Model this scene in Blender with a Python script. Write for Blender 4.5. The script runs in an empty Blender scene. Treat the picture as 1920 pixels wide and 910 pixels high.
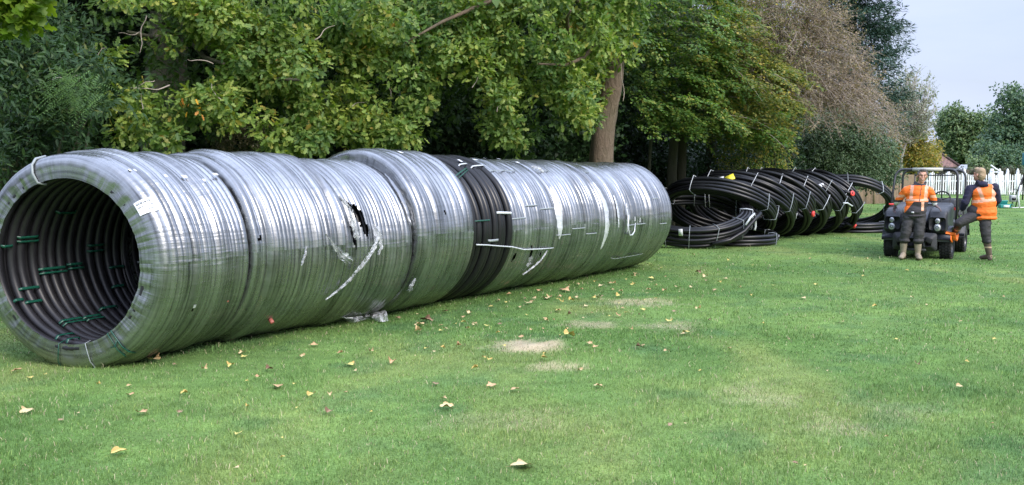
import bpy, math, random
import numpy as np
from mathutils import Vector, Matrix
random.seed(7)
RNG = np.random.default_rng(7)
PI = math.pi
scene = bpy.context.scene
COL = scene.collection

# ------------------------------------------------------------------ camera maths
FOC, EYE, PITCH = 1750.0, 1.70, math.atan(137/1750.0)
FWD = np.array([0, math.cos(PITCH), -math.sin(PITCH)])
UPV = np.array([0, math.sin(PITCH), math.cos(PITCH)])
def ray(px, py):
    return FWD*FOC + np.array([1.0, 0, 0])*(px-960) + UPV*(455-py)
def G(px, py, z=0.0):                       # the ground point seen at a place of the photo
    d = ray(px, py)
    return np.array([0, 0, EYE]) + d*((z-EYE)/d[2])
def P(px, py, Y):                           # the point at distance Y seen at a place of the photo
    d = ray(px, py)
    return np.array([0, 0, EYE]) + d*(Y/d[1])

# ------------------------------------------------------------------ numpy value noise
def _h(ix, iy, iz, s):
    n = (ix*374761393 + iy*668265263 + iz*2147483647 + s*1274126177) & 0x7fffffff
    n = ((n ^ (n >> 13))*1274126177) & 0x7fffffff
    n = ((n ^ (n >> 16))*668265263) & 0x7fffffff
    return (n & 0xffff)/65535.0
def vnoise(p, s=0):
    p = np.asarray(p, float)
    i = np.floor(p).astype(np.int64); f = p-i; f = f*f*(3-2*f)
    r = 0
    for a in (0, 1):
        for b in (0, 1):
            for c in (0, 1):
                w = (f[..., 0] if a else 1-f[..., 0])*(f[..., 1] if b else 1-f[..., 1])*(f[..., 2] if c else 1-f[..., 2])
                r = r + w*_h(i[..., 0]+a, i[..., 1]+b, i[..., 2]+c, s)
    return r
def fbm(p, s=0, o=3):
    p = np.asarray(p, float); r = 0; a = .5; t = 0
    for k in range(o):
        r = r + a*vnoise(p*(2**k), s+k); t += a; a *= .5
    return r/t

# ------------------------------------------------------------------ mesh builder
ORG = {}
class MB:
    def __init__(self):
        self.v = []; self.f = []; self.m = []; self.uv = []; self.col = []; self.n = 0; self.hasuv = False
    def add(self, verts, faces, mat=0, uv=None, col=None):
        verts = np.asarray(verts, float).reshape(-1, 3)
        self.v.append(verts)
        if not isinstance(faces, list): faces = [faces]
        for fa in faces:
            fa = np.asarray(fa, np.int64)
            if fa.size == 0: continue
            if fa.ndim == 1: fa = fa[None]
            self.f.append(fa+self.n)
            self.m.append(np.full(len(fa), mat) if np.isscalar(mat) else np.asarray(mat))
        self.uv.append(uv if uv is not None else np.zeros((len(verts), 2)))
        if uv is not None: self.hasuv = True
        self.col.append(col if col is not None else None)
        self.n += len(verts)
        return self
    def box(self, c, s, rz=0.0, mat=0, taper=1.0, rx=0.0, ry=0.0):
        h = np.array(s)/2.0
        v = np.array([[x*h[0]*(taper if z > 0 else 1), y*h[1]*(taper if z > 0 else 1), z*h[2]] for z in (-1, 1) for y in (-1, 1) for x in (-1, 1)])
        M = np.array(Matrix.Rotation(rz, 3, 'Z') @ Matrix.Rotation(rx, 3, 'X') @ Matrix.Rotation(ry, 3, 'Y'))
        v = v@M.T + np.array(c)
        return self.add(v, np.array([[0, 2, 3, 1], [4, 5, 7, 6], [0, 1, 5, 4], [2, 6, 7, 3], [0, 4, 6, 2], [1, 3, 7, 5]]), mat)
    def grid(self, pts, closeu=False, closev=False, mat=0, uv=None, keep=None):
        pts = np.asarray(pts, float); nu, nv = pts.shape[:2]
        idx = np.arange(nu*nv).reshape(nu, nv)
        a = np.concatenate([idx, idx[:1]]) if closeu else idx
        a = np.concatenate([a, a[:, :1]], 1) if closev else a
        q = np.stack([a[:-1, :-1], a[1:, :-1], a[1:, 1:], a[:-1, 1:]], -1).reshape(-1, 4)
        if keep is not None: q = q[keep.reshape(-1)]
        return self.add(pts.reshape(-1, 3), q, mat, None if uv is None else uv.reshape(-1, 2))
    def tube(self, path, rad, n=8, cap=True, mat=0, closed=False):
        p = np.asarray(path, float); k = len(p)
        rad = np.full(k, rad) if np.isscalar(rad) else np.asarray(rad, float)
        if closed: t = np.roll(p, -1, 0)-np.roll(p, 1, 0)
        else: t = np.gradient(p, axis=0)
        t /= (np.linalg.norm(t, axis=1)[:, None]+1e-9)
        ref = np.array([0, 0, 1.0]) if abs(t[0][2]) < .9 else np.array([1.0, 0, 0])
        s = np.cross(t[0], ref); s /= np.linalg.norm(s)+1e-9
        S = [s]
        for i in range(1, k):
            s = S[-1]-t[i]*np.dot(S[-1], t[i]); s /= np.linalg.norm(s)+1e-9; S.append(s)
        S = np.array(S); B = np.cross(t, S)
        th = np.arange(n)*2*PI/n
        v = p[:, None]+rad[:, None, None]*(np.cos(th)[None, :, None]*S[:, None]+np.sin(th)[None, :, None]*B[:, None])
        base = self.n
        self.grid(v, closeu=closed, closev=True, mat=mat)
        if cap and not closed:
            self.f.append(np.array([base+np.arange(n)])); self.m.append(np.array([mat]))
            self.f.append(np.array([base+(k-1)*n+np.arange(n)[::-1]])); self.m.append(np.array([mat]))
        return self
    def lathe(self, prof, org=(0, 0, 0), axis='Z', n=24, mat=0):
        th = np.arange(n)*2*PI/n
        pr = np.asarray(prof, float)
        v = np.stack([pr[:, None, 0]*np.cos(th), pr[:, None, 0]*np.sin(th), np.repeat(pr[:, 1:2], n, 1)], -1)
        if axis == 'X': v = v[..., [2, 0, 1]]
        if axis == 'Y': v = v[..., [0, 2, 1]]
        return self.grid(v+np.array(org), closev=True, mat=mat)
    def loft(self, rings, mat=0, cap=True):
        r = np.asarray(rings, float); k, n = r.shape[:2]; base = self.n
        self.grid(r, closev=True, mat=mat)
        if cap:
            self.f.append(np.array([base+np.arange(n)[::-1]])); self.m.append(np.array([mat]))
            self.f.append(np.array([base+(k-1)*n+np.arange(n)])); self.m.append(np.array([mat]))
        return self
    def build(self, name, mats, parent=None, origin=None, smooth=True, T=None):
        v = np.concatenate(self.v)
        if T is not None: v = v@np.array(T.to_3x3()).T+np.array(T.translation)
        if parent is not None: origin = ORG[parent.name]
        elif origin is None: origin = (0, 0, 0)
        origin = np.array(origin, float)
        vv = v-origin
        me = bpy.data.meshes.new(name)
        me.vertices.add(len(vv)); me.vertices.foreach_set('co', vv.astype(np.float32).ravel())
        li = np.concatenate([f.ravel() for f in self.f]); lt = np.concatenate([np.full(len(f), f.shape[1]) for f in self.f])
        me.loops.add(len(li)); me.loops.foreach_set('vertex_index', li.astype(np.int32))
        me.polygons.add(len(lt)); me.polygons.foreach_set('loop_start', (np.cumsum(lt)-lt).astype(np.int32))
        me.polygons.foreach_set('loop_total', lt.astype(np.int32))
        me.polygons.foreach_set('material_index', np.concatenate(self.m).astype(np.int32))
        me.polygons.foreach_set('use_smooth', np.full(len(lt), smooth))
        if self.hasuv:
            uv = np.concatenate(self.uv)[li]
            l = me.uv_layers.new(name='UVMap'); l.data.foreach_set('uv', uv.astype(np.float32).ravel())
        if any(c is not None for c in self.col):
            c = np.concatenate([c if c is not None else np.ones((len(w), 4)) for c, w in zip(self.col, self.v)])
            at = me.color_attributes.new('Col', 'FLOAT_COLOR', 'POINT'); at.data.foreach_set('color', c.astype(np.float32).ravel())
        me.update(); me.validate()
        for m_ in (mats if isinstance(mats, (list, tuple)) else [mats]): me.materials.append(m_)
        o = bpy.data.objects.new(name, me); COL.objects.link(o)
        if parent is None: o.location = origin
        else: o.parent = parent
        ORG[o.name] = origin
        return o

def smart(o, ang=35):                        # sharp edges where a hard thing has them
    me = o.data
    me.set_sharp_from_angle(angle=math.radians(ang))
    return o
def bevel(o, w=.01, seg=2):
    m = o.modifiers.new('bevel', 'BEVEL'); m.width = w; m.segments = seg; m.limit_method = 'ANGLE'; m.angle_limit = .6
    return o
def tag(o, label, cat, group=None, kind=None):
    o['label'] = label; o['category'] = cat
    if group: o['group'] = group
    if kind: o['kind'] = kind
    return o
def thing(name, label, cat, loc=(0, 0, 0), rz=0.0, group=None):
    o = bpy.data.objects.new(name, None); COL.objects.link(o); o.empty_display_size = .2
    o.location = loc; o.rotation_euler = (0, 0, rz)
    ORG[o.name] = np.array(loc, float) if rz == 0 else np.zeros(3)
    return tag(o, label, cat, group)

# ------------------------------------------------------------------ materials
class NT:
    def __init__(self, name):
        self.mat = bpy.data.materials.new(name); self.mat.use_nodes = True
        self.t = self.mat.node_tree; self.t.nodes.clear()
        self.out = self.t.nodes.new('ShaderNodeOutputMaterial')
    def n(self, typ, **kw):
        nd = self.t.nodes.new(typ)
        for k, v in kw.items():
            if hasattr(nd, k): setattr(nd, k, v)
        return nd
    def link(self, a, b): self.t.links.new(a, b)
    def setin(self, nd, **kw):
        for k, v in kw.items():
            k = k.replace('_', ' ')
            s = nd.inputs[k]
            if hasattr(v, 'is_output') or isinstance(v, bpy.types.NodeSocket): self.link(v, s)
            else: s.default_value = v
        return nd
    def coord(self, which='Object', scale=(1, 1, 1)):
        c = self.n('ShaderNodeTexCoord'); m = self.n('ShaderNodeMapping'); m.inputs['Scale'].default_value = scale
        self.link(c.outputs[which], m.inputs['Vector']); return m.outputs['Vector']
    def world(self, scale=(1, 1, 1)):
        c = self.n('ShaderNodeNewGeometry'); m = self.n('ShaderNodeMapping'); m.inputs['Scale'].default_value = scale
        self.link(c.outputs['Position'], m.inputs['Vector']); return m.outputs['Vector']
    def noise(self, vec, scale=5, detail=4, rough=.5, dist=0):
        nd = self.n('ShaderNodeTexNoise'); self.link(vec, nd.inputs['Vector'])
        nd.inputs['Scale'].default_value = scale; nd.inputs['Detail'].default_value = detail; nd.inputs['Roughness'].default_value = rough
        nd.inputs['Distortion'].default_value = dist
        return nd.outputs['Fac']
    def ramp(self, fac, stops, interp='LINEAR'):
        nd = self.n('ShaderNodeValToRGB'); self.link(fac, nd.inputs['Fac']); cr = nd.color_ramp; cr.interpolation = interp
        while len(cr.elements) < len(stops): cr.elements.new(.5)
        for e, (p_, c) in zip(cr.elements, stops):
            e.position = p_; e.color = tuple(c)+(1,) if len(c) == 3 else c
        return nd.outputs['Color']
    def mix(self, fac, a, b, typ='MIX'):
        nd = self.n('ShaderNodeMix', data_type='RGBA', blend_type=typ)
        for s, v in ((nd.inputs['Factor'], fac), (nd.inputs['A'], a), (nd.inputs['B'], b)):
            pass
        ins = [i for i in nd.inputs if i.type == 'RGBA']; fin = [i for i in nd.inputs if i.type == 'VALUE'][0]
        for s, v in ((fin, fac), (ins[0], a), (ins[1], b)):
            if isinstance(v, bpy.types.NodeSocket): self.link(v, s)
            elif isinstance(v, (int, float)): s.default_value = v
            else: s.default_value = tuple(v)+(1,) if len(v) == 3 else v
        return [o for o in nd.outputs if o.type == 'RGBA'][0]
    def math(self, op, a, b=0.0, clamp=False):
        nd = self.n('ShaderNodeMath', operation=op); nd.use_clamp = clamp
        for i, v in enumerate((a, b)):
            if isinstance(v, bpy.types.NodeSocket): self.link(v, nd.inputs[i])
            else: nd.inputs[i].default_value = v
        return nd.outputs[0]
    def bump(self, h, strength=.3, dist=.01, prev=None):
        nd = self.n('ShaderNodeBump'); self.link(h, nd.inputs['Height']); nd.inputs['Strength'].default_value = strength
        nd.inputs['Distance'].default_value = dist
        if prev is not None: self.link(prev, nd.inputs['Normal'])
        return nd.outputs['Normal']
    def pbsdf(self, **kw):
        b = self.n('ShaderNodeBsdfPrincipled')
        names = dict(color='Base Color', rough='Roughness', metal='Metallic', normal='Normal', spec='Specular IOR Level', coat='Coat Weight', coatr='Coat Roughness', alpha='Alpha', sheen='Sheen Weight', aniso='Anisotropic', tan='Tangent', trans='Transmission Weight', ior='IOR')
        for k, v in kw.items():
            s = b.inputs[names[k]]
            if isinstance(v, bpy.types.NodeSocket): self.link(v, s)
            elif isinstance(v, (tuple, list)): s.default_value = tuple(v)+(1,) if len(v) == 3 else v
            else: s.default_value = v
        return b
    def end(self, sh):
        self.link(sh.outputs[0] if hasattr(sh, 'outputs') else sh, self.out.inputs['Surface']); return self.mat

def simple(name, c, rough=.6, metal=0, var=.25, scale=8, bump=.0, spec=.5, bscale=60):
    t = NT(name); v = t.coord('Object')
    n = t.noise(v, scale, 4, .6)
    col = t.mix(n, [x*(1-var) for x in c], [min(1, x*(1+var)) for x in c])
    kw = dict(color=col, rough=rough, metal=metal, spec=spec)
    if bump: kw['normal'] = t.bump(t.noise(v, bscale, 3), bump, .01)
    return t.end(t.pbsdf(**kw))

def leaf_mat(name, stops, big=((.75, .8, .7), (1.15, 1.15, 1.1)), trans=.35, rough=.5, bscale=1.1, spec=.35):
    t = NT(name); g = t.n('ShaderNodeNewGeometry')
    c = t.ramp(g.outputs['Random Per Island'], stops)
    n = t.noise(t.world(), bscale, 3, .5)
    k = t.ramp(n, [(.35, big[0]), (.65, big[1])])
    c = t.mix(1.0, c, k, 'MULTIPLY')
    b = t.pbsdf(color=c, rough=rough, spec=spec)
    tr = t.n('ShaderNodeBsdfTranslucent'); t.link(t.mix(1.0, c, (1.5, 1.6, .6), 'MULTIPLY'), tr.inputs['Color'])
    m = t.n('ShaderNodeMixShader'); m.inputs[0].default_value = trans
    t.link(b.outputs[0], m.inputs[1]); t.link(tr.outputs[0], m.inputs[2])
    return t.end(m)

def bark_mat(name, a, b, sc=(9, 9, 2.2), st=.8):
    t = NT(name); v = t.coord('Object', sc)
    n = t.noise(v, 2.4, 7, .65, .6)
    n2 = t.noise(t.coord('Object'), 1.3, 3, .5)
    c = t.mix(n, a, b); c = t.mix(t.math('MULTIPLY', n2, .5), c, (.12, .16, .08))
    return t.end(t.pbsdf(color=c, rough=.9, spec=.2, normal=t.bump(n, st, .05)))

M = {}
# bare polyethylene pipe, slightly dusty
t = NT('black_pipe'); v = t.coord('Object'); n1 = t.noise(v, 2.2, 4, .6); n2 = t.noise(v, 40, 2)
c = t.ramp(n1, [(.3, (.005, .005, .006)), (.7, (.013, .013, .015))])
r_ = t.math('MULTIPLY_ADD', n1, .25); r_.node.inputs[2].default_value = .22
M['pipe'] = t.end(t.pbsdf(color=c, rough=r_, spec=.42, normal=t.bump(n2, .05, .003)))
# bore of the wrapped coils: duller
t = NT('dusty_black_pipe'); v = t.coord('Object'); n1 = t.noise(v, 3, 4, .6)
c = t.ramp(n1, [(.3, (.010, .010, .012)), (.7, (.026, .025, .030))])
M['bore'] = t.end(t.pbsdf(color=c, rough=.42, spec=.4))

def film_mat(name, clear, pleat, cist, grid=True, cola=(.43, .44, .452), colb=(.11, .115, .12)):
    t = NT(name)
    u = t.n('ShaderNodeUVMap').outputs['UV']
    def uvs(a, b):
        m = t.n('ShaderNodeMapping'); m.inputs['Scale'].default_value = (a, b, 1); t.link(u, m.inputs['Vector']); return m.outputs['Vector']
    ax = t.noise(uvs(26, 1.6), 1.0, 3, .55)            # pleats running across the windings
    ci = t.noise(uvs(.7, 26), 1.0, 3, .6)              # stretch lines running round the coil
    wr = t.noise(uvs(5, 9), 1.0, 5, .65, 1.2)          # crumples
    patch = t.noise(uvs(.9, 3.2), 1.0, 4, .6, .4)
    streak = t.noise(uvs(.55, 30), 1.0, 3, .6, .15)
    k = t.math('ADD', t.math('MULTIPLY', streak, .55), t.math('MULTIPLY', patch, .45))
    k = t.math('ADD', k, t.math('MULTIPLY', t.math('SUBTRACT', ax, .5), .08))
    col = t.ramp(k, [(.36-clear, colb), (.50-clear, [(x+y)/2*1.1 for x, y in zip(cola, colb)]), (.64-clear, cola)])
    # mud near where it was rolled
    mud = t.noise(uvs(1.3, 2.0), 1.7, 5, .7)
    col = t.mix(t.ramp(mud, [(.66, (0, 0, 0)), (.74, (.7, .7, .7))]), col, (.17, .13, .09))
    rg = t.ramp(wr, [(.3, (.21,)*3), (.7, (.38,)*3)])
    sx_ = t.n('ShaderNodeSeparateXYZ'); t.link(u, sx_.inputs[0])
    wv = t.math('SINE', t.math('ADD', t.math('MULTIPLY', sx_.outputs[0], 2*PI*25), t.math('MULTIPLY', patch, 9)))
    wv = t.math('MULTIPLY', t.math('MULTIPLY', wv, .05), t.ramp(wr, [(.35, (.1,)*3), (.6, (1,)*3)]))
    ax2 = t.math('ADD', ax, wv) if grid else ax
    b1 = t.bump(ax2, pleat, .012); b2 = t.bump(ci, cist, .010, b1); b3 = t.bump(wr, .14, .012, b2)
    sh = t.pbsdf(color=col, metal=.93, rough=rg, normal=b3, coat=.0, coatr=.12)
    return t.end(sh)
M['film_near'] = film_mat('shrink_film_pleated', .0, .32, .12)
M['film'] = film_mat('shrink_film', .0, .16, .12)
M['film_fine'] = film_mat('shrink_film_fine', .02, .08, .08, False)
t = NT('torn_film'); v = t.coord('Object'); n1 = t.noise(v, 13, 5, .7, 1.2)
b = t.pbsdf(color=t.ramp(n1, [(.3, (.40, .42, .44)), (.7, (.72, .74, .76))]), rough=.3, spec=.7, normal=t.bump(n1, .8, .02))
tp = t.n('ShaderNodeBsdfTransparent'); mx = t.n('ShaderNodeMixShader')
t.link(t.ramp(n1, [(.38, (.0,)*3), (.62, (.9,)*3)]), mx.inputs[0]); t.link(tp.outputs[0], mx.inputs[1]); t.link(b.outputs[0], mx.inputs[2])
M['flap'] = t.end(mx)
t = NT('milky_film_glint'); v = t.coord('Object'); n1 = t.noise(v, 14, 4, .6, .5)
M['milky'] = t.end(t.pbsdf(color=t.ramp(n1, [(.3, (.50, .52, .55)), (.7, (.74, .75, .78))]), rough=.3, metal=.35, coat=.6, normal=t.bump(n1, .35, .01)))  # milky film; its white also stands in for glints on the coil edges
M['strapg'] = simple('green_strap', (.008, .07, .045), .35, var=.4, scale=20)
M['strapw'] = simple('white_strap', (.55, .58, .6), .4, var=.25, scale=20)
M['strapd'] = simple('dull_strap', (.28, .31, .32), .4, var=.3, scale=20)
M['paper'] = simple('sticker_paper', (.75, .77, .8), .45, var=.06)
M['ink'] = simple('print_ink', (.12, .13, .15), .6)
M['red'] = simple('red_cap', (.75, .06, .05), .45, var=.15)
M['dullred'] = simple('dull_red_cap', (.42, .13, .10), .5, var=.3)
M['yellow'] = simple('yellow_tag', (.85, .72, .05), .5, var=.1)
M['teal'] = simple('teal_plastic', (.02, .22, .20), .4)

OAK = [(0, (.08, .15, .036)), (.3, (.135, .22, .055)), (.6, (.205, .30, .075)), (.88, (.30, .37, .10)), (.98, (.36, .36, .10)), (1, (.42, .28, .08))]
M['oak'] = leaf_mat('oak_leaves', OAK, big=((.62, .75, .75), (1.25, 1.15, .9)), trans=.35)
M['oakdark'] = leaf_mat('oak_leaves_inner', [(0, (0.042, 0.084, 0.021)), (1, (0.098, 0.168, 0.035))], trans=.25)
M['shrub'] = leaf_mat('shrub_leaves', [(0, (.020, .048, .018)), (.6, (.038, .080, .030)), (.95, (.075, .13, .05)), (1, (.14, .15, .05))], trans=.2, rough=.5, spec=.25)
M['feather'] = leaf_mat('feathery_leaves', [(0, (0.056, 0.119, 0.028)), (1, (0.105, 0.182, 0.042))], trans=.2)
M['maple'] = leaf_mat('bright_leaves', [(0, (.10, .18, .015)), (1, (.2, .27, .03))], trans=.45)
M['wood_dark'] = leaf_mat('wood_leaves', [(0, (.007, .018, .006)), (.8, (.018, .042, .012)), (1, (.045, .075, .02))], trans=.08, spec=.15)  # near-black leaf colour holds the deep shade of the wood
M['brownshrub'] = leaf_mat('brown_leaves', [(0, (.05, .055, .025)), (1, (.11, .09, .045))], trans=.2)
M['beechg'] = leaf_mat('beech_green', [(0, (0.058, 0.130, 0.029)), (.5, (0.104, 0.195, 0.042)), (.85, (0.182, 0.260, 0.052)), (1, (0.338, 0.312, 0.065))], trans=.35, bscale=.6)
M['beechy'] = leaf_mat('beech_yellowing', [(0, (0.084, 0.132, 0.030)), (.45, (0.156, 0.198, 0.042)), (.8, (0.264, 0.252, 0.054)), (1, (0.456, 0.348, 0.072))], trans=.3, bscale=.6)
M['sere'] = leaf_mat('sere_leaves', [(0, (.20, .14, .10)), (.6, (.30, .22, .165)), (1, (.38, .31, .2))], trans=.2)
M['holly'] = leaf_mat('bush_leaves', [(0, (0.054, 0.101, 0.047)), (.7, (0.095, 0.155, 0.074)), (1, (0.162, 0.216, 0.108))], trans=.1, bscale=1.5)
M['laurel'] = leaf_mat('laurel_leaves', [(0, (.018, .045, .015)), (.7, (.035, .085, .028)), (1, (.07, .14, .04))], trans=.15, rough=.4, spec=.4)
M['conifer'] = leaf_mat('conifer_needles', [(0, (0.019, 0.048, 0.035)), (.7, (0.038, 0.083, 0.058)), (1, (0.064, 0.120, 0.080))], trans=.05)
M['ochre'] = leaf_mat('ochre_leaves', [(0, (.12, .15, .03)), (.5, (.24, .22, .04)), (1, (.42, .27, .05))], trans=.3)
M['far_a'] = leaf_mat('far_leaves', [(0, (0.068, 0.119, 0.051)), (.6, (0.119, 0.187, 0.076)), (1, (0.221, 0.272, 0.119))], trans=.15, bscale=.35)
M['far_b'] = leaf_mat('far_leaves_dark', [(0, (0.038, 0.085, 0.048)), (.6, (0.076, 0.142, 0.076)), (1, (0.142, 0.209, 0.095))], trans=.15, bscale=.35)
M['bark'] = bark_mat('bark', (.06, .034, .028), (.31, .20, .165), (7, 7, 2.6), 1.0)
M['barkdark'] = bark_mat('bark_dark', (.04, .032, .025), (.14, .11, .085))
M['barkpale'] = bark_mat('bark_pale', (.13, .12, .09), (.30, .27, .21))
M['twig'] = simple('twig_bark', (.34, .28, .23), .9, var=.35, scale=2)
M['twigpale'] = simple('pale_twig_bark', (.33, .29, .25), .9, var=.3, scale=2)
# ------------------------------------------------------------------ sky, sun, camera
w = bpy.data.worlds.new('World'); scene.world = w; w.use_nodes = True
nt = w.node_tree; nt.nodes.clear()
SUN_AZ = math.atan2(.62, -.78); SUN_EL = math.radians(37)          # azimuth from +Y towards +X
sk = nt.nodes.new('ShaderNodeTexSky'); sk.sky_type = 'NISHITA'; sk.sun_disc = False
sk.sun_elevation = SUN_EL; sk.sun_rotation = SUN_AZ; sk.air_density = 1.2; sk.dust_density = 2.5; sk.ozone_density = 1.2
tc = nt.nodes.new('ShaderNodeTexCoord'); mp = nt.nodes.new('ShaderNodeMapping'); mp.inputs['Scale'].default_value = (1.1, 1.1, 5.5)
nt.links.new(tc.outputs['Generated'], mp.inputs['Vector'])
nz = nt.nodes.new('ShaderNodeTexNoise'); nz.inputs['Scale'].default_value = 2.0; nz.inputs['Detail'].default_value = 7; nz.inputs['Roughness'].default_value = .55; nz.inputs['Distortion'].default_value = .5
nt.links.new(mp.outputs['Vector'], nz.inputs['Vector'])
cr = nt.nodes.new('ShaderNodeValToRGB'); cr.color_ramp.elements[0].position = .36; cr.color_ramp.elements[0].color = (.60,)*3+(1,)
cr.color_ramp.elements[1].position = .66; cr.color_ramp.elements[1].color = (.96,)*3+(1,)
nt.links.new(nz.outputs['Fac'], cr.inputs['Fac'])
mx = nt.nodes.new('ShaderNodeMix'); mx.data_type = 'RGBA'
rg = [i for i in mx.inputs if i.type == 'RGBA']
nt.links.new(cr.outputs['Color'], [i for i in mx.inputs if i.type == 'VALUE'][0])
nt.links.new(sk.outputs['Color'], rg[0]); rg[1].default_value = (4.5, 5.1, 6.9, 1)
sz = nt.nodes.new('ShaderNodeSeparateXYZ'); nt.links.new(tc.outputs['Generated'], sz.inputs[0])
zr_ = nt.nodes.new('ShaderNodeMapRange'); zr_.inputs['From Min'].default_value = .20; zr_.inputs['From Max'].default_value = .75; zr_.inputs['To Min'].default_value = 1.0; zr_.inputs['To Max'].default_value = 2.9
nt.links.new(sz.outputs['Z'], zr_.inputs['Value'])
vs = nt.nodes.new('ShaderNodeVectorMath'); vs.operation = 'SCALE'; nt.links.new([o for o in mx.outputs if o.type == 'RGBA'][0], vs.inputs[0]); nt.links.new(zr_.outputs['Result'], vs.inputs['Scale'])
bg = nt.nodes.new('ShaderNodeBackground'); bg.inputs['Strength'].default_value = .118
nt.links.new(vs.outputs[0], bg.inputs['Color'])
wo = nt.nodes.new('ShaderNodeOutputWorld'); nt.links.new(bg.outputs['Background'], wo.inputs['Surface'])

sd = bpy.data.lights.new('sun', 'SUN'); sd.energy = 1.9; sd.angle = math.radians(20); sd.color = (1, .93, .84)
so = bpy.data.objects.new('sun', sd); COL.objects.link(so)
sv = Vector((math.sin(SUN_AZ)*math.cos(SUN_EL), math.cos(SUN_AZ)*math.cos(SUN_EL), math.sin(SUN_EL)))
so.rotation_euler = sv.to_track_quat('Z', 'Y').to_euler(); so.location = (20, -20, 30)

cd = bpy.data.cameras.new('camera'); co = bpy.data.objects.new('camera', cd); COL.objects.link(co)
co.location = (0, 0, EYE); co.rotation_euler = (PI/2-PITCH, 0, 0)
cd.sensor_width = 36; cd.lens = 36*FOC/1920; cd.clip_start = .1; cd.clip_end = 3000
scene.camera = co
scene.view_settings.view_transform = 'Standard'; scene.view_settings.look = 'None'
scene.view_settings.exposure = 0.56; scene.view_settings.gamma = 1.0; scene.view_settings.use_curve_mapping = False
scene.cycles.max_bounces = 6; scene.cycles.diffuse_bounces = 2; scene.cycles.glossy_bounces = 3; scene.cycles.transmission_bounces = 3
scene.cycles.transparent_max_bounces = 8; scene.cycles.caustics_reflective = False; scene.cycles.caustics_refractive = False

# ------------------------------------------------------------------ lawn
DRY = [(990, 648, .30, .11, 1.0), (1105, 610, .30, .08, .5), (1040, 686, .22, .06, .55), (1205, 568, .45, .12, .55), (1255, 612, .3, .1, .35), (1560, 800, .22, .07, .25), (1690, 770, .3, .1, .12), (960, 790, .5, .1, .15), (1420, 740, .3, .12, .25)]
DRYW = [(G(a, b_)[:2], rx, ry, k) for a, b_, rx, ry, k in DRY]
def lawn_col(x, y):
    p = np.stack([x, y, np.zeros_like(x)], -1)
    a = fbm(p*.55, 11, 4); b_ = fbm(p*2.3, 23, 3); c_ = fbm(p*np.array([.9, .35, 1])+4, 31, 3); d_ = vnoise(p*9, 5)
    g1 = np.array([.105, .196, .050]); g2 = np.array([.158, .262, .072]); yl = np.array([.225, .278, .088]); bl = np.array([.088, .178, .064])
    t1 = np.clip((a-.35)/.3, 0, 1)[:, None]; col = g1*(1-t1)+g2*t1
    t2 = np.clip((c_-.55)/.2, 0, 1)[:, None]*.6; col = col*(1-t2)+yl*t2
    t3 = np.clip((.45-b_)/.2, 0, 1)[:, None]*.6; col = col*(1-t3)+bl*t3
    col = col*(.85+.3*d_[:, None])
    dm = np.zeros(len(x))
    for (c, rx, ry, k) in DRYW:
        q = np.sqrt(((x-c[0])/rx)**2+((y-c[1])/(ry*3.2))**2)
        q = q+(vnoise(p*7, 9)-.5)*.9+(vnoise(p*np.array([22, 9, 1.]), 19)-.5)*.9
        dm = np.maximum(dm, k*np.clip((1.15-q)/.6, 0, 1))
    return col, dm
xs = np.concatenate([[-700, -300, -120, -60, -30], np.arange(-18, 32.1, .16), [36, 44, 56, 80, 140, 320, 700]])
ys = np.concatenate([[-500, -120, -30, -8, 0], np.arange(2, 30, .14), np.arange(30, 75, .6), [90, 120, 200, 400, 900]])
X, Y = np.meshgrid(xs, ys, indexing='ij')
Z = (fbm(np.stack([X, Y, X*0], -1)*.45, 3, 2)-.5)*.0
far = np.clip((Y-20)/20, 0, 1)
col, dm = lawn_col(X.ravel(), Y.ravel())
st = np.array([.44, .37, .24])
col = col*.92*(1-dm[:, None])+st*dm[:, None]
mb = MB(); mb.grid(np.stack([X, Y, Z], -1)); mb.col[0] = np.concatenate([col, np.ones((len(col), 1))], 1)
t = NT('lawn'); at = t.n('ShaderNodeVertexColor'); at.layer_name = 'Col'
v = t.world(); f1 = t.noise(v, 55, 3, .7); f2 = t.noise(v, 7, 4, .6); f3 = t.noise(t.world((.6, 1, 1)), 1.6, 3, .55)
k1 = t.ramp(f1, [(.3, (.55,)*3), (.7, (1.45,)*3)]); k2 = t.ramp(f2, [(.3, (.82,)*3), (.7, (1.18,)*3)])
k3 = t.ramp(f3, [(.3, (.88, .9, .95)), (.7, (1.12, 1.08, 1.0))])
c = t.mix(1.0, t.mix(1.0, t.mix(1.0, at.outputs['Color'], k1, 'MULTIPLY'), k2, 'MULTIPLY'), k3, 'MULTIPLY')
lawn = mb.build('lawn', t.end(t.pbsdf(color=c, rough=.95, spec=.15, normal=t.bump(f1, .5, .03)))); lawn['kind'] = 'structure'

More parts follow.
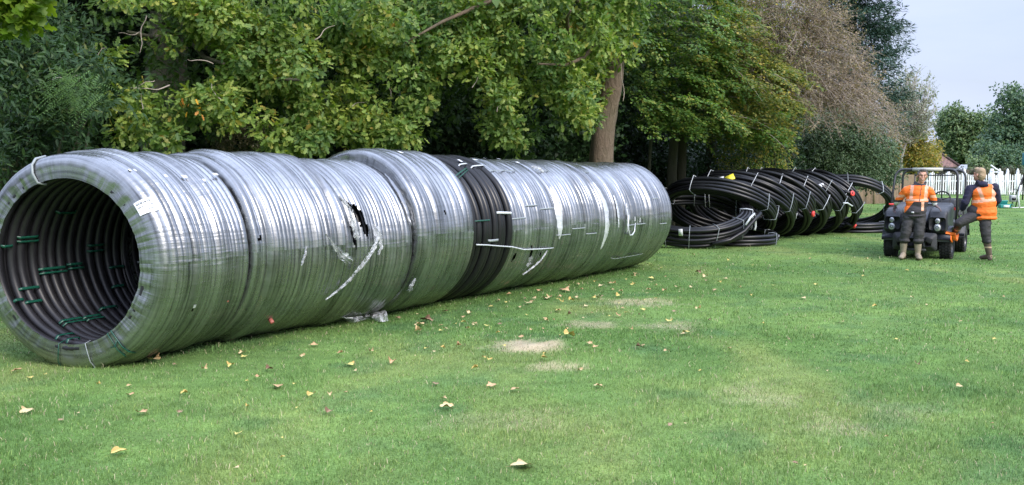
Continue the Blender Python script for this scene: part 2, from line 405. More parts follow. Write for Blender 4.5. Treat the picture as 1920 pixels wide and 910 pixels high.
# blades
mb = MB()
def blades(n, y0, y1, w, h0, h1, pw=1.0):
    d = y0*(y1/y0)**RNG.random(n)**pw
    x = (RNG.random(n)*2-1)*(.66*d+1.8)
    keep = x > -8.5
    d = d[keep]; x = x[keep]; n = len(d)
    col, dm = lawn_col(x, d)
    hh = (h0+(h1-h0)*RNG.random(n)**1.6)*(.6+.8*vnoise(np.stack([x, d, d*0], -1)*1.7, 8))*(1-.55*dm)
    tall = RNG.random(n) < .006; hh = np.where(tall, hh*1.8, hh)
    an = RNG.random(n)*2*PI; le = RNG.random(n)*.9+.15; la = RNG.random(n)*2*PI
    b0 = np.stack([x, d, np.zeros(n)-.004], -1)
    sd_ = np.stack([np.cos(an), np.sin(an), an*0], -1)*(w*(.6+.8*RNG.random(n)))[:, None]
    ld = np.stack([np.cos(la), np.sin(la), la*0], -1)
    mid = b0+ld*(hh*le*.35)[:, None]+np.array([0, 0, 1])*(hh*.62)[:, None]
    tip = b0+ld*(hh*le*1.0)[:, None]+np.array([0, 0, 1])*(hh*(1.05-.35*le))[:, None]
    v = np.stack([b0-sd_, b0+sd_, mid+sd_*.7, mid-sd_*.7, tip], 1)
    i = np.arange(n)[:, None]*5
    straw = (RNG.random(n) < (.05+.8*dm))
    br = RNG.random(n)
    base = col*(.85+.75*br[:, None]**1.5)
    base = np.where((br > .93)[:, None] & ~straw[:, None], base*np.array([1.5, 1.2, 1.3]), base)
    base = np.where(straw[:, None], np.array([.55, .47, .31])*(.6+.7*br[:, None]), base)
    cc = np.concatenate([np.repeat(base, 5, 0), np.ones((n*5, 1))], 1)
    mb.add(v, [i+np.array([[0, 1, 2, 3]]), i+np.array([[3, 2, 4]])], 0, None, cc)
blades(185000, 4.4, 8.5, .0021, .018, .045)
blades(130000, 8.5, 15, .0036, .018, .044)
blades(60000, 15, 26, .007, .018, .042)
blades(30000, 26, 60, .018, .02, .045)
t = NT('grass_blades'); at = t.n('ShaderNodeVertexColor'); at.layer_name = 'Col'
b = t.pbsdf(color=at.outputs['Color'], rough=.55, spec=.3); tr = t.n('ShaderNodeBsdfTranslucent'); t.link(at.outputs['Color'], tr.inputs['Color'])
m_ = t.n('ShaderNodeMixShader'); m_.inputs[0].default_value = .3; t.link(b.outputs[0], m_.inputs[1]); t.link(tr.outputs[0], m_.inputs[2])
gr = mb.build('grass', t.end(m_), smooth=False)
tag(gr, 'short mown green grass covering the lawn, with pale dry patches', 'grass', kind='stuff')

# ------------------------------------------------------------------ fallen leaves
def leaf_mesh(seed, lobes, curl):
    r = random.Random(seed); n = 26; pts = []
    for i in range(n):
        a = 2*PI*i/n
        k = (.62+.38*abs(math.cos(lobes*a/2.0))**.8)*(1+.12*(r.random()-.5))
        if abs(a-PI) < .35: k *= .55
        pts.append((k*math.cos(a)*.5, k*math.sin(a)*.46))
    v = [(0, 0, 0)]+[(x*.5, y*.5, 0) for x, y in pts]+[(x, y, 0) for x, y in pts]
    v = np.array(v); d = np.hypot(v[:, 0], v[:, 1])
    v[:, 2] = curl*(v[:, 1]**2*3.2-.2*np.abs(v[:, 0]))+.10*np.sin(v[:, 0]*9+seed)*d+curl*.8*d**2*np.cos(3*np.arctan2(v[:, 1], v[:, 0])+seed)
    v[:, 2] -= v[:, 2].min()
    tri = np.array([[0, 1+i, 1+(i+1) % n] for i in range(n)])
    q = np.array([[1+i, 1+n+i, 1+n+(i+1) % n, 1+(i+1) % n] for i in range(n)])
    m = MB(); m.add(v, [tri, q])
    m.tube([(-.5, 0, .03), (-.75, .03, .02)], [.012, .008], 4)
    return m
def fl_mat(name, a, b_, edge):
    t = NT(name); v = t.coord('Object'); n = t.noise(v, 3.5, 5, .65)
    c = t.mix(n, a, b_); gr_ = t.n('ShaderNodeVectorMath', operation='LENGTH'); t.link(v, gr_.inputs[0])
    c = t.mix(t.ramp(t.math('ADD', gr_.outputs['Value'], t.math('MULTIPLY', n, .3)), [(.5, (0,)*3), (.72, (.8,)*3)]), c, edge)
    return t.end(t.pbsdf(color=c, rough=.6, spec=.3, normal=t.bump(t.noise(v, 16, 3), .4, .03)))
FM = [fl_mat('leaf_tan', (.56, .44, .22), (.72, .60, .34), (.45, .29, .13)), fl_mat('leaf_orange', (.52, .32, .16), (.66, .46, .25), (.38, .21, .10)),
      fl_mat('leaf_yellow', (.60, .52, .14), (.70, .62, .22), (.45, .28, .08)), fl_mat('leaf_brown', (.28, .18, .11), (.40, .28, .17), (.12, .06, .03))]
protos = {}
def fallen(px, py, wpx, kind, label, group=None, shape=None):
    g = G(px, py); s = 1.08*wpx/FOC*g[1]
    sh = shape if shape is not None else random.randrange(5)
    key = (kind, sh)
    if key not in protos:
        m = leaf_mesh(sh*7+1, (5, 5, 3, 7, 5)[sh], (.9, .5, 1.2, .7, 1.6)[sh])
        o = m.build('fallen_leaf', FM[kind]); protos[key] = o.data
    else:
        o = bpy.data.objects.new('fallen_leaf', protos[key]); COL.objects.link(o)
    o.location = (g[0], g[1], .022); o.scale = (s, s, s*random.uniform(.25, .55))
    o.rotation_euler = (random.uniform(-.2, .2), random.uniform(-.2, .2), random.uniform(0, 6.28))
    tag(o, label, 'leaf', group)
    return o
for a in [(980, 880, 46, 0, 'large pale tan curled leaf nearest the camera at the bottom of the lawn', 1),
          (838, 769, 27, 0, 'tan star-shaped leaf standing on its tips in the middle of the front lawn', 0),
          (223, 856, 32, 2, 'pale yellow torn leaf lying at the bottom left of the lawn', 2),
          (51, 777, 26, 0, 'tan pointed leaf at the far left of the front lawn', 0),
          (264, 780, 24, 1, 'orange-brown leaf left of centre in the front lawn', 3),
          (448, 819, 20, 2, 'small yellow leaf above the bottom edge, right of the torn yellow leaf', 1),
          (519, 729, 26, 1, 'wide orange leaf lying in front of the first two wrapped coils', 3),
          (287, 681, 30, 0, 'squarish pale leaf beside the foot of the first wrapped coil', 4),
          (586, 746, 18, 2, 'narrow upright yellow leaf on the left middle lawn', 2),
          (346, 743, 14, 2, 'small upright yellow leaf left of the orange one', 2),
          (433, 691, 15, 2, 'small pale yellow leaf just in front of the second wrapped coil', 4),
          (655, 688, 20, 2, 'yellow pointed leaf in front of the torn wrapped coil', 0),
          (1068, 634, 22, 2, 'long yellow leaf beside the bare straw patch', 2),
          (1122, 729, 17, 0, 'small tan forked leaf below the straw patches', 0),
          (32, 699, 18, 1, 'brown leaf propped against another at the left edge of the lawn', 0),
          (1258, 803, 14, 3, 'small dark leaf alone on the lower right lawn', 1),
          (1490, 876, 14, 3, 'tiny dark leaf near the bottom edge at the right', 3),
          (1286, 800, 10, 0, 'small tan leaf next to the dark one on the lower right lawn', 3)]:
    fallen(*a[:5], shape=a[5])
pts = [(382, 698, 14, 0), (243, 729, 12, 0), (245, 745, 16, 1), (56, 713, 16, 2), (85, 707, 8, 2), (340, 779, 16, 3), (114, 793, 12, 3), (146, 780, 8, 0), (185, 726, 8, 2), (464, 768, 10, 2),
       (590, 651, 16, 1), (638, 667, 14, 1), (566, 673, 14, 0), (505, 698, 15, 3), (463, 720, 8, 2), (552, 725, 8, 2), (483, 712, 12, 1), (441, 643, 22, 3), (455, 666, 16, 0), (458, 673, 14, 2), (330, 688, 12, 3),
       (619, 745, 12, 0), (648, 741, 10, 1), (620, 779, 20, 3), (557, 770, 7, 2), (697, 778, 8, 2), (530, 864, 10, 2), (443, 884, 14, 0), (530, 827, 6, 2), (600, 590, 8, 1),
       (695, 664, 12, 0), (735, 684, 18, 1), (665, 700, 10, 0), (817, 724, 16, 3), (832, 753, 14, 0), (891, 696, 15, 2), (907, 675, 10, 2), (922, 728, 22, 1), (860, 653, 12, 1), (830, 657, 10, 2), (967, 735, 22, 1),
       (787, 613, 22, 0), (800, 606, 26, 3), (784, 626, 16, 0), (747, 600, 12, 3), (868, 598, 10, 1), (880, 590, 12, 0), (912, 614, 12, 2), (945, 652, 8, 2), (835, 620, 12, 0), (869, 608, 10, 2),
       (991, 572, 20, 0), (1000, 563, 14, 0), (1028, 562, 22, 0), (1060, 548, 20, 1), (1055, 545, 14, 3), (1112, 562, 14, 2), (1071, 567, 12, 2), (1020, 600, 12, 1), (1024, 605, 10, 0), (1099, 577, 10, 0), (1090, 546, 8, 1),
       (1223, 525, 16, 2), (1216, 546, 10, 1), (1175, 590, 12, 2), (1255, 606, 16, 2), (1286, 627, 16, 2), (1308, 583, 12, 0), (1330, 604, 8, 3), (1183, 622, 10, 1), (1105, 648, 14, 1), (1197, 655, 12, 3), (1250, 663, 12, 0),
       (1020, 676, 14, 2), (1088, 700, 12, 0), (1313, 700, 7, 2), (1368, 657, 10, 1), (1245, 548, 9, 1), (1341, 546, 12, 1), (1349, 532, 9, 2), (1296, 541, 9, 0), (1313, 556, 10, 0), (1325, 529, 8, 3), (1190, 515, 8, 1), (1408, 557, 8, 2),
       (1449, 538, 12, 2), (1505, 562, 14, 0), (1530, 536, 9, 2), (1577, 606, 12, 1), (1640, 578, 10, 2), (1710, 560, 8, 0), (1620, 520, 9, 2), (1662, 826, 8, 0), (1720, 689, 12, 3), (1800, 606, 10, 1), (1812, 683, 10, 2), (1800, 731, 16, 0),
       (1410, 500, 7, 2), (1440, 480, 7, 0), (1365, 490, 8, 2), (1300, 480, 7, 0), (1520, 487, 7, 1), (1590, 470, 7, 2), (1625, 487, 7, 0), (1700, 510, 8, 2), (1755, 498, 7, 0), (1865, 640, 9, 2), (1880, 560, 8, 0), (1480, 640, 8, 3),
       (1860, 800, 9, 1), (1550, 700, 8, 0), (1680, 640, 8, 2), (1785, 486, 6, 2), (1510, 880, 8, 0), (1740, 575, 10, 0), (1430, 610, 8, 2)]
near = 'small dry leaf scattered on the lawn'
for px, py, wp, k in pts:
    if py > 690: lb = {0: 'small tan dry leaf on the front lawn', 1: 'small orange dry leaf on the front lawn', 2: 'small yellow dry leaf on the front lawn', 3: 'small brown dry leaf on the front lawn'}[k]
    elif px < 760: lb = {0: 'tan dry leaf in front of the wrapped coils on the left', 1: 'orange dry leaf in front of the wrapped coils on the left', 2: 'yellow dry leaf in front of the wrapped coils on the left', 3: 'dark brown dry leaf in front of the wrapped coils on the left'}[k]
    elif px < 1320: lb = {0: 'tan dry leaf in the leaf litter in front of the farther wrapped coils', 1: 'orange dry leaf in the leaf litter in front of the farther wrapped coils', 2: 'yellow dry leaf in the leaf litter in front of the farther wrapped coils', 3: 'brown dry leaf in the leaf litter in front of the farther wrapped coils'}[k]
    else: lb = {0: 'tiny tan leaf on the right-hand lawn', 1: 'tiny orange leaf on the right-hand lawn', 2: 'tiny yellow leaf on the right-hand lawn', 3: 'tiny brown leaf on the right-hand lawn'}[k]
    fallen(px, py, wp*.92, k, lb, 'dry leaves scattered on the lawn')
for i in range(95):                                   # litter strewn ahead of the farther coils
    px = random.gauss(1080, 170); py = 500+abs(random.gauss(55, 38))+max(0, (1150-px)*.14)
    if not (720 < px < 1500 and py < 690): continue
    k = random.choice([0, 0, 1, 2, 2, 3])
    lb = ['tan', 'orange', 'yellow', 'brown'][k]+' dry leaf in the leaf litter in front of the farther wrapped coils'
    fallen(px, py, random.uniform(5, 12), k, lb, 'dry leaves scattered on the lawn')
# ------------------------------------------------------------------ the row of big coils standing on edge
ST = [((-3.79, 7.9), 14), ((-3.2, 9.0), 28), ((-2.47, 9.96), 31), ((-1.84, 10.82), 32), ((-1.265, 11.76), 31),
      ((-.79, 12.44), 31), ((-.14, 13.44), 33), ((.55, 14.31), 33.5), ((1.99, 16.5), 31)]
RAD = [.93, .95, .91, .975, .955, .93, .928, .915]
SINK = .012
class Frame:
    def __init__(s, k):
        s.k = k; (s.c0, a0), (s.c1, a1) = ST[k], ST[k+1]
        s.a0, s.a1 = math.radians(a0), math.radians(a1); s.R = RAD[k]; s.zc = s.R-SINK
        s.c0 = np.array(s.c0); s.c1 = np.array(s.c1)
        am = (s.a0+s.a1)/2; s.L = float((s.c1-s.c0)@np.array([math.sin(am), math.cos(am)]))
    def pt(s, t, r, ph):                              # t along the coil (0..1), r from its axis, ph round it (0 = right, 90 = top)
        t, r, ph = np.broadcast_arrays(np.asarray(t, float), np.asarray(r, float), np.asarray(ph, float))
        a = s.a0*(1-t)+s.a1*t
        cx = s.c0[0]*(1-t)+s.c1[0]*t; cy = s.c0[1]*(1-t)+s.c1[1]*t
        return np.stack([cx+r*np.cos(ph)*np.cos(a), cy-r*np.cos(ph)*np.sin(a), s.zc+r*np.sin(ph)], -1)

def torus(mb, fr, t, r, d, n=112, m=8, mat=0, seed=0, wob=.006):
    ph = np.arange(n)*2*PI/n
    w1 = (vnoise(np.stack([np.cos(ph)*2, np.sin(ph)*2, ph*0+seed], -1), 3)-.5)*2*wob
    w2 = (vnoise(np.stack([np.cos(ph)*2, np.sin(ph)*2, ph*0+seed+50], -1), 4)-.5)*2*wob
    th = np.arange(m)*2*PI/m
    rr = r+w1[:, None]+d/2*np.cos(th); tt = t+(w2[:, None]+d/2*np.sin(th))/fr.L
    mb.grid(fr.pt(tt, rr, ph[:, None]), closeu=True, closev=True, mat=mat)

def coil(k, label, d, rin, film, dbore=.068, fil=.08, amp=.010, seed=0, tears=(), offs=None, pitch_b=None, name='wrapped_pipe_coil', fmat='film', wobr=.015):
    fr = Frame(k); mid = (fr.c0+fr.c1)/2
    root = thing(name, label, 'pipe coil', (mid[0], mid[1], 0), 0, 'pipe coils standing in a row on the lawn')
    r = np.random.default_rng(seed+100); R = fr.R; L = fr.L
    # pipes
    mb = MB(); nb = int(L/(pitch_b or dbore*1.28)); e = .5*dbore/L+.01
    for i in range(nb):
        t = e+(1-2*e)*i/(nb-1)+r.normal(0, .006)
        torus(mb, fr, t, rin+dbore/2+abs(r.normal(0, .008)), dbore, seed=seed*31+i, m=10, mat=1)
    # second layer seen between the first
    ph = np.arange(96)*2*PI/96
    mb.grid(fr.pt(np.array([.04, .96])[None, :], rin+dbore*1.05, ph[:, None]), closeu=True, mat=1)
    do = d if not film else .07
    no = max(3, int(L/(do*1.0)));
    if film: no = max(3, int(L/(do*1.15)))
    ro = R-(.062 if film else 0)
    fi = fil*.75 if film else 0
    if film:
        for t in ((.024+do/2)/L, 1-(.024+do/2)/L): torus(mb, fr, t, R-fil*.42-do/2-.02, do, m=10, seed=seed+40)
    for i in range(no):
        t = (fi+do/2)/L+(1-(do+2*fi)/L)*i/(no-1)
        torus(mb, fr, t+(r.normal(0, .010) if not film else 0), ro-do/2-(abs(r.normal(0, .020)) if not film else 0), do, seed=seed*17+i, m=12)
    nl = max(2, int((ro-rin)/do))
    for s_ in (0, 1):
        for j in range(1, nl):
            rr = rin+do/2+(ro-rin-do-(fil*.4 if film else 0))*j/nl
            torus(mb, fr, (do/2+.026)/L if s_ == 0 else 1-(do/2+.026)/L, rr, do, seed=seed*7+j+s_*9, m=8)
    mb.grid(fr.pt(np.array([.06, .94])[None, :], ro-do*.8, ph[:, None]), closeu=True)
    mb.build('pipe_windings', [M['pipe'], M['bore']], root)
    if not film: return fr, root
    # the stretched film: front face, rounded shoulder, ribbed outer side, shoulder, rear face
    npipe = max(4, int(L/d)); NO = npipe*7
    po = r.normal(0, .0055, npipe+1)+np.repeat(r.normal(0, wobr, (npipe+5)//4+1), 4)[:npipe+1]
    if offs: 
        for (i0, i1, dv) in offs: po[int(i0*npipe):int(i1*npipe)+1] += dv
    T = []; Rr = []; rib = []
    for q in np.linspace(0, 1, 12): T.append(.004); Rr.append(rin+.01+(R-fil-rin-.01)*q); rib.append(0)
    for q in np.linspace(.12, 1, 7): T.append((fil*(1-math.cos(q*PI/2)))/L+.004*(1-q)); Rr.append(R-fil+fil*math.sin(q*PI/2)); rib.append(q*.5)
    for q in np.linspace(0, 1, NO)[1:-1]: T.append(fil/L+(1-2*fil/L)*q); Rr.append(R); rib.append(1)
    for q in np.linspace(1, .12, 7): T.append(1-(fil*(1-math.cos(q*PI/2)))/L-.004*(1-q)); Rr.append(R-fil+fil*math.sin(q*PI/2)); rib.append(q*.5)
    for q in np.linspace(1, 0, 6): T.append(.996); Rr.append(rin+.01+(R-fil-rin-.01)*q); rib.append(0)
    T = np.array(T); Rr = np.array(Rr); rib = np.array(rib)
    u = np.clip(T, 0, 1)*npipe; fu = (u % 1)*2-1
    prof = amp*(np.sqrt(np.clip(1-fu**2*.92, 0, 1))-1)
    pi_ = np.clip(u.astype(int), 0, npipe-1); f2 = u-pi_; sm = f2*f2*(3-2*f2)
    off = po[pi_]*(1-sm)+po[pi_+1]*sm
    N = 224; PH = np.arange(N+1)*2*PI/N
    dx = np.stack([np.cos(PH)[:, None]*1.4+T*0, np.sin(PH)[:, None]*1.4+T*0, T[None]*7*L+PH[:, None]*0+seed], -1)
    low = (fbm(dx, 5, 3)-.5)*.042
    pl = (vnoise(np.stack([PH[:, None]*24+T[None]*2, T[None]*3*L+PH[:, None]*0, PH[:, None]*0+T[None]*0], -1), 6+seed)-.5)*.004
    low[-1] = low[0]; pl[-1] = pl[0]
    RR_ = Rr[None]+rib[None]*(prof+off)[None]+(low+pl)*np.clip(rib+.25, 0, 1)[None]
    # dents on the front face, where it bridges the pipes
    face = (rib == 0)
    TT = T[None]+np.where(face, (vnoise(np.stack([PH[:, None]*26+T[None]*0, Rr[None]*5+PH[:, None]*0, PH[:, None]*0+T[None]*0], -1), 12+seed)-.5)*.016/L, 0)
    s_ = np.concatenate([[0], np.cumsum(np.hypot(np.diff(T)*L, np.diff(Rr)))])
    UV = np.stack([PH[:, None]*R+s_[None]*0, s_[None]+PH[:, None]*0+seed*3.1], -1)
    edge = np.minimum(T, 1-T)*L
    RR_ = RR_-(.052*np.exp(-(edge/.055)**1.3)*(rib > .4))[None]
    pts = fr.pt(TT, RR_, PH[:, None])
    Tc = ((T[:-1]+T[1:])/2)[None]+PH[:-1, None]*0; Pc = ((PH[:-1]+PH[1:])/2+PI) % (2*PI)-PI; Pc = Pc[:, None]+Tc*0
    outer = ((rib[:-1]+rib[1:]) > .4)[None] & (Tc > -1)
    keep = np.ones_like(Tc, bool)
    rag = (vnoise(np.stack([Pc*30, Tc*40, Pc*0], -1), 77)-.5)
    for (t0, p0, t1, p1, wd) in tears:                 # slits: from (t0,p0) to (t1,p1), half-width wd in metres
        A = np.array([t0*L, p0*R]); B = np.array([t1*L, p1*R]); AB = B-A
        q = np.stack([Tc*L, Pc*R], -1)-A
        h = np.clip((q@AB)/(AB@AB), 0, 1); dd = np.linalg.norm(q-h[..., None]*AB, axis=-1)
        keep &= ~((dd < wd*(np.sin(np.clip(h, .03, .97)*PI)**.6)*(1+rag*.9)) & outer)
    mb = MB(); mb.grid(pts, uv=UV, keep=keep)
    mb.build('film_wrap', M[fmat], root)
    return fr, root

def band(fr, root, t0, t1, ph, mat='strapw', wd=.022, r=None, inside=False, rin=.70, skew=0.0, lift=.006, name='strap', n=14):
    """a packing strap laid across the windings at angle ph, from t0 to t1"""
    r0 = (r if r is not None else fr.R)+lift if not inside else rin-lift
    tt = np.linspace(t0, t1, n); q = np.linspace(0, 1, n)
    bow = np.sin(q*PI)*.004
    rr = r0+bow if not inside else r0-bow
    end = .03 if not inside else -.03
    rr = rr.copy(); rr[0] -= end; rr[-1] -= end
    h = wd/2/r0
    pp = ph+skew*q
    mb = MB()
    th = .003 if not inside else -.003
    A = fr.pt(tt, rr, pp-h); B = fr.pt(tt, rr, pp+h); C_ = fr.pt(tt, rr+th, pp+h); D = fr.pt(tt, rr+th, pp-h)
    mb.grid(np.stack([A, B, C_, D], 1), closev=True)
    return mb.build(name, M[mat], root)
def patch(fr, root, t0, t1, p0, p1, mat='paper', r=None, name='sticker', lift=.010, n=5, inside=False):
    r0 = (r if r is not None else fr.R)+lift
    tt = np.linspace(t0, t1, n); pp = np.linspace(p0, p1, n)
    a = fr.pt(tt[:, None], r0, pp[None]); b = fr.pt(tt[:, None], r0-.002, pp[None])
    mb = MB(); mb.grid(a); mb.grid(b)
    return mb.build(name, M[mat], root)

COILS = []
c0, r0_ = coil(0, 'nearest wrapped pipe coil, its open bore facing the camera, white sticker on its shoulder', .058, .70, True, seed=1, fil=.11, amp=.018, fmat='film_near', tears=[(.36, -.42, .40, -.50, .014)])
c1, r1_ = coil(1, 'second wrapped coil, behind the one with the open bore, small red cap on its side', .056, .70, True, seed=2, amp=.018, tears=[(.075, .17, .075, .11, .018), (.98, .40, .99, .05, .02)], wobr=.014)
c2, r2_ = coil(2, 'torn wrapped coil with a ragged slit showing black pipes and loose film hanging from it', .05, .70, True, seed=3, amp=.016, tears=[(.10, .62, .24, .22, .030), (.20, .50, .28, .10, .045), (.10, .26, .13, -.02, .018)], wobr=.009)
c3, r3_ = coil(3, 'taller wrapped coil standing proud of its neighbours, just before the bare black coil', .075, .70, True, seed=4, amp=.020, tears=[(.45, .28, .48, .22, .016)], wobr=.010)
c4, r4_ = coil(4, 'bare black unwrapped pipe coil held by straps, in the middle of the row', .098, .70, False, seed=5, name='bare_pipe_coil')
c5, r5_ = coil(5, 'narrow clear-wrapped coil straight after the bare black one, with holes torn low in its film', .066, .70, True, seed=6, fmat='film_fine', amp=.022, tears=[(.14, -.33, .12, -.46, .02), (.46, -.26, .52, -.46, .035), (.70, -.36, .74, -.46, .016)], wobr=.004)
c6, r6_ = coil(6, 'clear-wrapped coil third from the far end of the row, a dark groove before it', .066, .70, True, seed=7, fmat='film_fine', amp=.022, wobr=.004)
c7, r7_ = coil(7, 'far end wrapped coil, widest of the finely ribbed ones, beside the black pile', .068, .70, True, seed=8, fmat='film_fine', amp=.022, wobr=.006, offs=[(0, .12, .012), (.3, .36, -.02), (.62, .66, -.012)])

# straps inside the bore of the nearest coils
for t0, t1, ph in [(.125, .275, 2.88), (.03, .10, 2.98), (.275, .475, -2.965), (.49, .60, -2.99), (.10, .25, -2.74), (.04, .10, -2.60), (.10, .225, -2.55),
                   (.225, .40, -2.18), (.40, .55, -2.18), (.575, .725, -2.29), (.06, .2, -1.88), (.80, .93, -2.89), (.775, .875, -2.61), (.35, .50, 2.55), (.06, .16, -1.72)]:
    b_ = band(c0, r0_, t0, t1, ph, 'strapg', .024, inside=True, rin=.698, lift=.004)
    if ph in (2.88, -2.99, -2.965, -2.18): band(c0, r0_, t0+.005, t1+.01, ph+.055, 'strapg', .018, inside=True, rin=.698, lift=.004)
for p_ in (3.14, 3.06): band(c0, r0_, .65, .78, p_, 'strapg', .02, inside=True, rin=.698)
band(c1, r1_, .05, .35, -2.9, 'strapd', .02, inside=True, rin=.698); band(c1, r1_, .1, .3, 2.7, 'strapg', .02, inside=True, rin=.698)
# green ties through the shoulder of the nearest coil
def tie(fr, root, ph, mat='strapg', rad=.006, r1=.93, t1=.10):
    path = [fr.pt(.05, .695, ph), fr.pt(-.006, .715, ph+.01), fr.pt(-.010, .80, ph+.02), fr.pt(.0, .875, ph+.01), fr.pt(.035, .928, ph), fr.pt(t1, .945, ph-.02)]
    mb = MB(); mb.tube(path, rad, 6); return mb.build('tie', M[mat], root)
tie(c0, r0_, -.95); tie(c0, r0_, -1.01, rad=.005, t1=.06); tie(c0, r0_, -1.35, 'strapd', .004, t1=.03); tie(c0, r0_, -1.72, 'strapg', .004, t1=.02); tie(c0, r0_, 1.92, 'strapd', .012, t1=.1)
mb = MB(); mb.tube([c0.pt(-.008, .80, -.93), c0.pt(-.014, .85, -.985), c0.pt(-.012, .83, -1.04)], .005, 6); mb.build('tie_knot', M['strapg'], r0_)
# white sticker on the near shoulder with rows of print
def fpatch(fr, root, q0, q1, p0, p1, mat, name, lift=.008):
    """piece laid on the rounded near shoulder: q 0..1 goes from the face onto the outer side"""
    fil = .11
    qq = np.linspace(q0, q1, 8); pp = np.linspace(p0, p1, 8)
    T = (fil*(1-np.cos(qq*PI/2)))/fr.L-np.cos(qq*PI/2)*lift/fr.L; Rr = fr.R-fil+fil*np.sin(qq*PI/2)+lift*np.sin(qq*PI/2)
    mb = MB(); mb.grid(fr.pt(T[:, None], Rr[:, None], pp[None]))
    return mb.build(name, M[mat], root)
stk = fpatch(c0, r0_, .12, .98, .49, .63, 'paper', 'sticker', .016)
def fprint(q0, q1, p0, p1): 
    o = fpatch(c0, stk, q0, q1, p0, p1, 'ink', 'print', .019)
    return o
for i, (a, b_) in enumerate([(.20, .26), (.29, .33), (.36, .44), (.47, .50), (.53, .60), (.63, .67), (.70, .77)]): fprint(a, b_, .592, .607)
for a, b_ in [(.2, .32), (.36, .4), (.72, .86)]: fprint(a, b_, .560, .567)
for a, b_ in [(.55, .8)]: fprint(a, b_, .522, .528)
for t0, t1, ph in [(.32, .38, .875), (.52, .57, .865), (.68, .73, .81), (.87, .92, .895), (.09, .15, .96)]:
    patch(c0, r0_, t0, t1, ph-.016, ph+.016, lift=.018)
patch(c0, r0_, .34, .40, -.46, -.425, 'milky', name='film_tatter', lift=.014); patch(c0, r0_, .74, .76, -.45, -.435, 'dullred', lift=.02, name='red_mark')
# milky bands on the coil edges, standing in for the sun's glint
def crescent(fr, root, tc, p0, p1, w0, mat='milky', lift=.016, seed=0, n=60, rbase=None):
    pp = np.linspace(p0, p1, n); q = np.linspace(0, 1, n)
    w_ = w0*np.sin(q*PI)**.7*(1+.35*(vnoise(np.stack([q*9, q*0, q*0+seed], -1), 2)-.5))+.002
    rr = (rbase if rbase is not None else fr.R)+lift+.006*(vnoise(np.stack([q*20, q*0, q*0], -1), 3+seed)-.5)
    m = 6; s = np.linspace(-1, 1, m)
    tt = tc+w_[:, None]*s[None]/fr.L
    drop = (tt < .06)*(.06-tt)*fr.L*.55
    r_ = rr[:, None]-drop+np.cos(s*PI/2)[None]*.008
    mb = MB(); mb.grid(fr.pt(tt, r_, pp[:, None]))
    return mb.build('film_glint_band', M[mat], root)
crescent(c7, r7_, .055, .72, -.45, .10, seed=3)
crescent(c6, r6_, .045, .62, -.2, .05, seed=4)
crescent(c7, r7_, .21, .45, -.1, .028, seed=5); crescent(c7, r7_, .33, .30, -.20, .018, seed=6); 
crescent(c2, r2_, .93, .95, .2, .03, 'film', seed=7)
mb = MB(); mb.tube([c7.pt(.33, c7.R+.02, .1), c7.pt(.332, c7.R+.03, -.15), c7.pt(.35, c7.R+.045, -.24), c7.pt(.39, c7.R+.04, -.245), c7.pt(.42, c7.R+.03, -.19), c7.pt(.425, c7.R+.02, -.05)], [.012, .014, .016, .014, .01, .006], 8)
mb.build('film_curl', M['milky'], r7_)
# loose film hanging out of the torn coil
def flap(fr, root, spine, widths, seed, mat='flap', name='torn_film'):
    k = len(spine); n = 40; q = np.linspace(0, 1, n)
    S = np.array([[np.interp(x, np.linspace(0, 1, k), [s[j] for s in spine]) for j in range(3)] for x in q])   # t, lift, phi
    W = np.interp(q, np.linspace(0, 1, k), widths)
    m = 16; s = np.linspace(-1, 1, m)
    nz = vnoise(np.stack([q[:, None]*7+s*0, s[None]*4+q[:, None]*0, q[:, None]*0+s*0+seed], -1), 3)-.5
    ed = 1+.7*(vnoise(np.stack([q*26, q*0, q*0+seed], -1), 4)-.5)
    t = S[:, 0:1]+W[:, None]*ed[:, None]*s[None]*.8/fr.L; ph = S[:, 2:3]+W[:, None]*ed[:, None]*s[None]*.5/fr.R
    r = fr.R+.012+S[:, 1:2]+nz*.07*np.clip(W[:, None]*14, 0, 1)+.012*np.cos(s*9+seed)[None]
    mb = MB(); mb.grid(fr.pt(t, np.maximum(r, fr.R+.006), ph)); return mb.build(name, M[mat], root)
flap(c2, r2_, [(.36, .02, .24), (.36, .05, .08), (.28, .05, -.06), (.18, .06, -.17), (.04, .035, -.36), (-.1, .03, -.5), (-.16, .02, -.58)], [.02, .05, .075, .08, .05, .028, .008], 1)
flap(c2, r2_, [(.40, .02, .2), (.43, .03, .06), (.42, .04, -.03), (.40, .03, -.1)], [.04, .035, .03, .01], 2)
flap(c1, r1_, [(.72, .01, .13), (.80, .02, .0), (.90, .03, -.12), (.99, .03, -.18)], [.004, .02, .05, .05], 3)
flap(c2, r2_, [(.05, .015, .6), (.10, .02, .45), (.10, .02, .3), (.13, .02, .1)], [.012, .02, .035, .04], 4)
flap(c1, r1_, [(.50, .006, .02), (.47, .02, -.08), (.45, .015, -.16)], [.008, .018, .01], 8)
flap(c3, r3_, [(.02, .015, -.5), (.0, .02, -.6), (.04, .015, -.68)], [.006, .02, .03], 10)
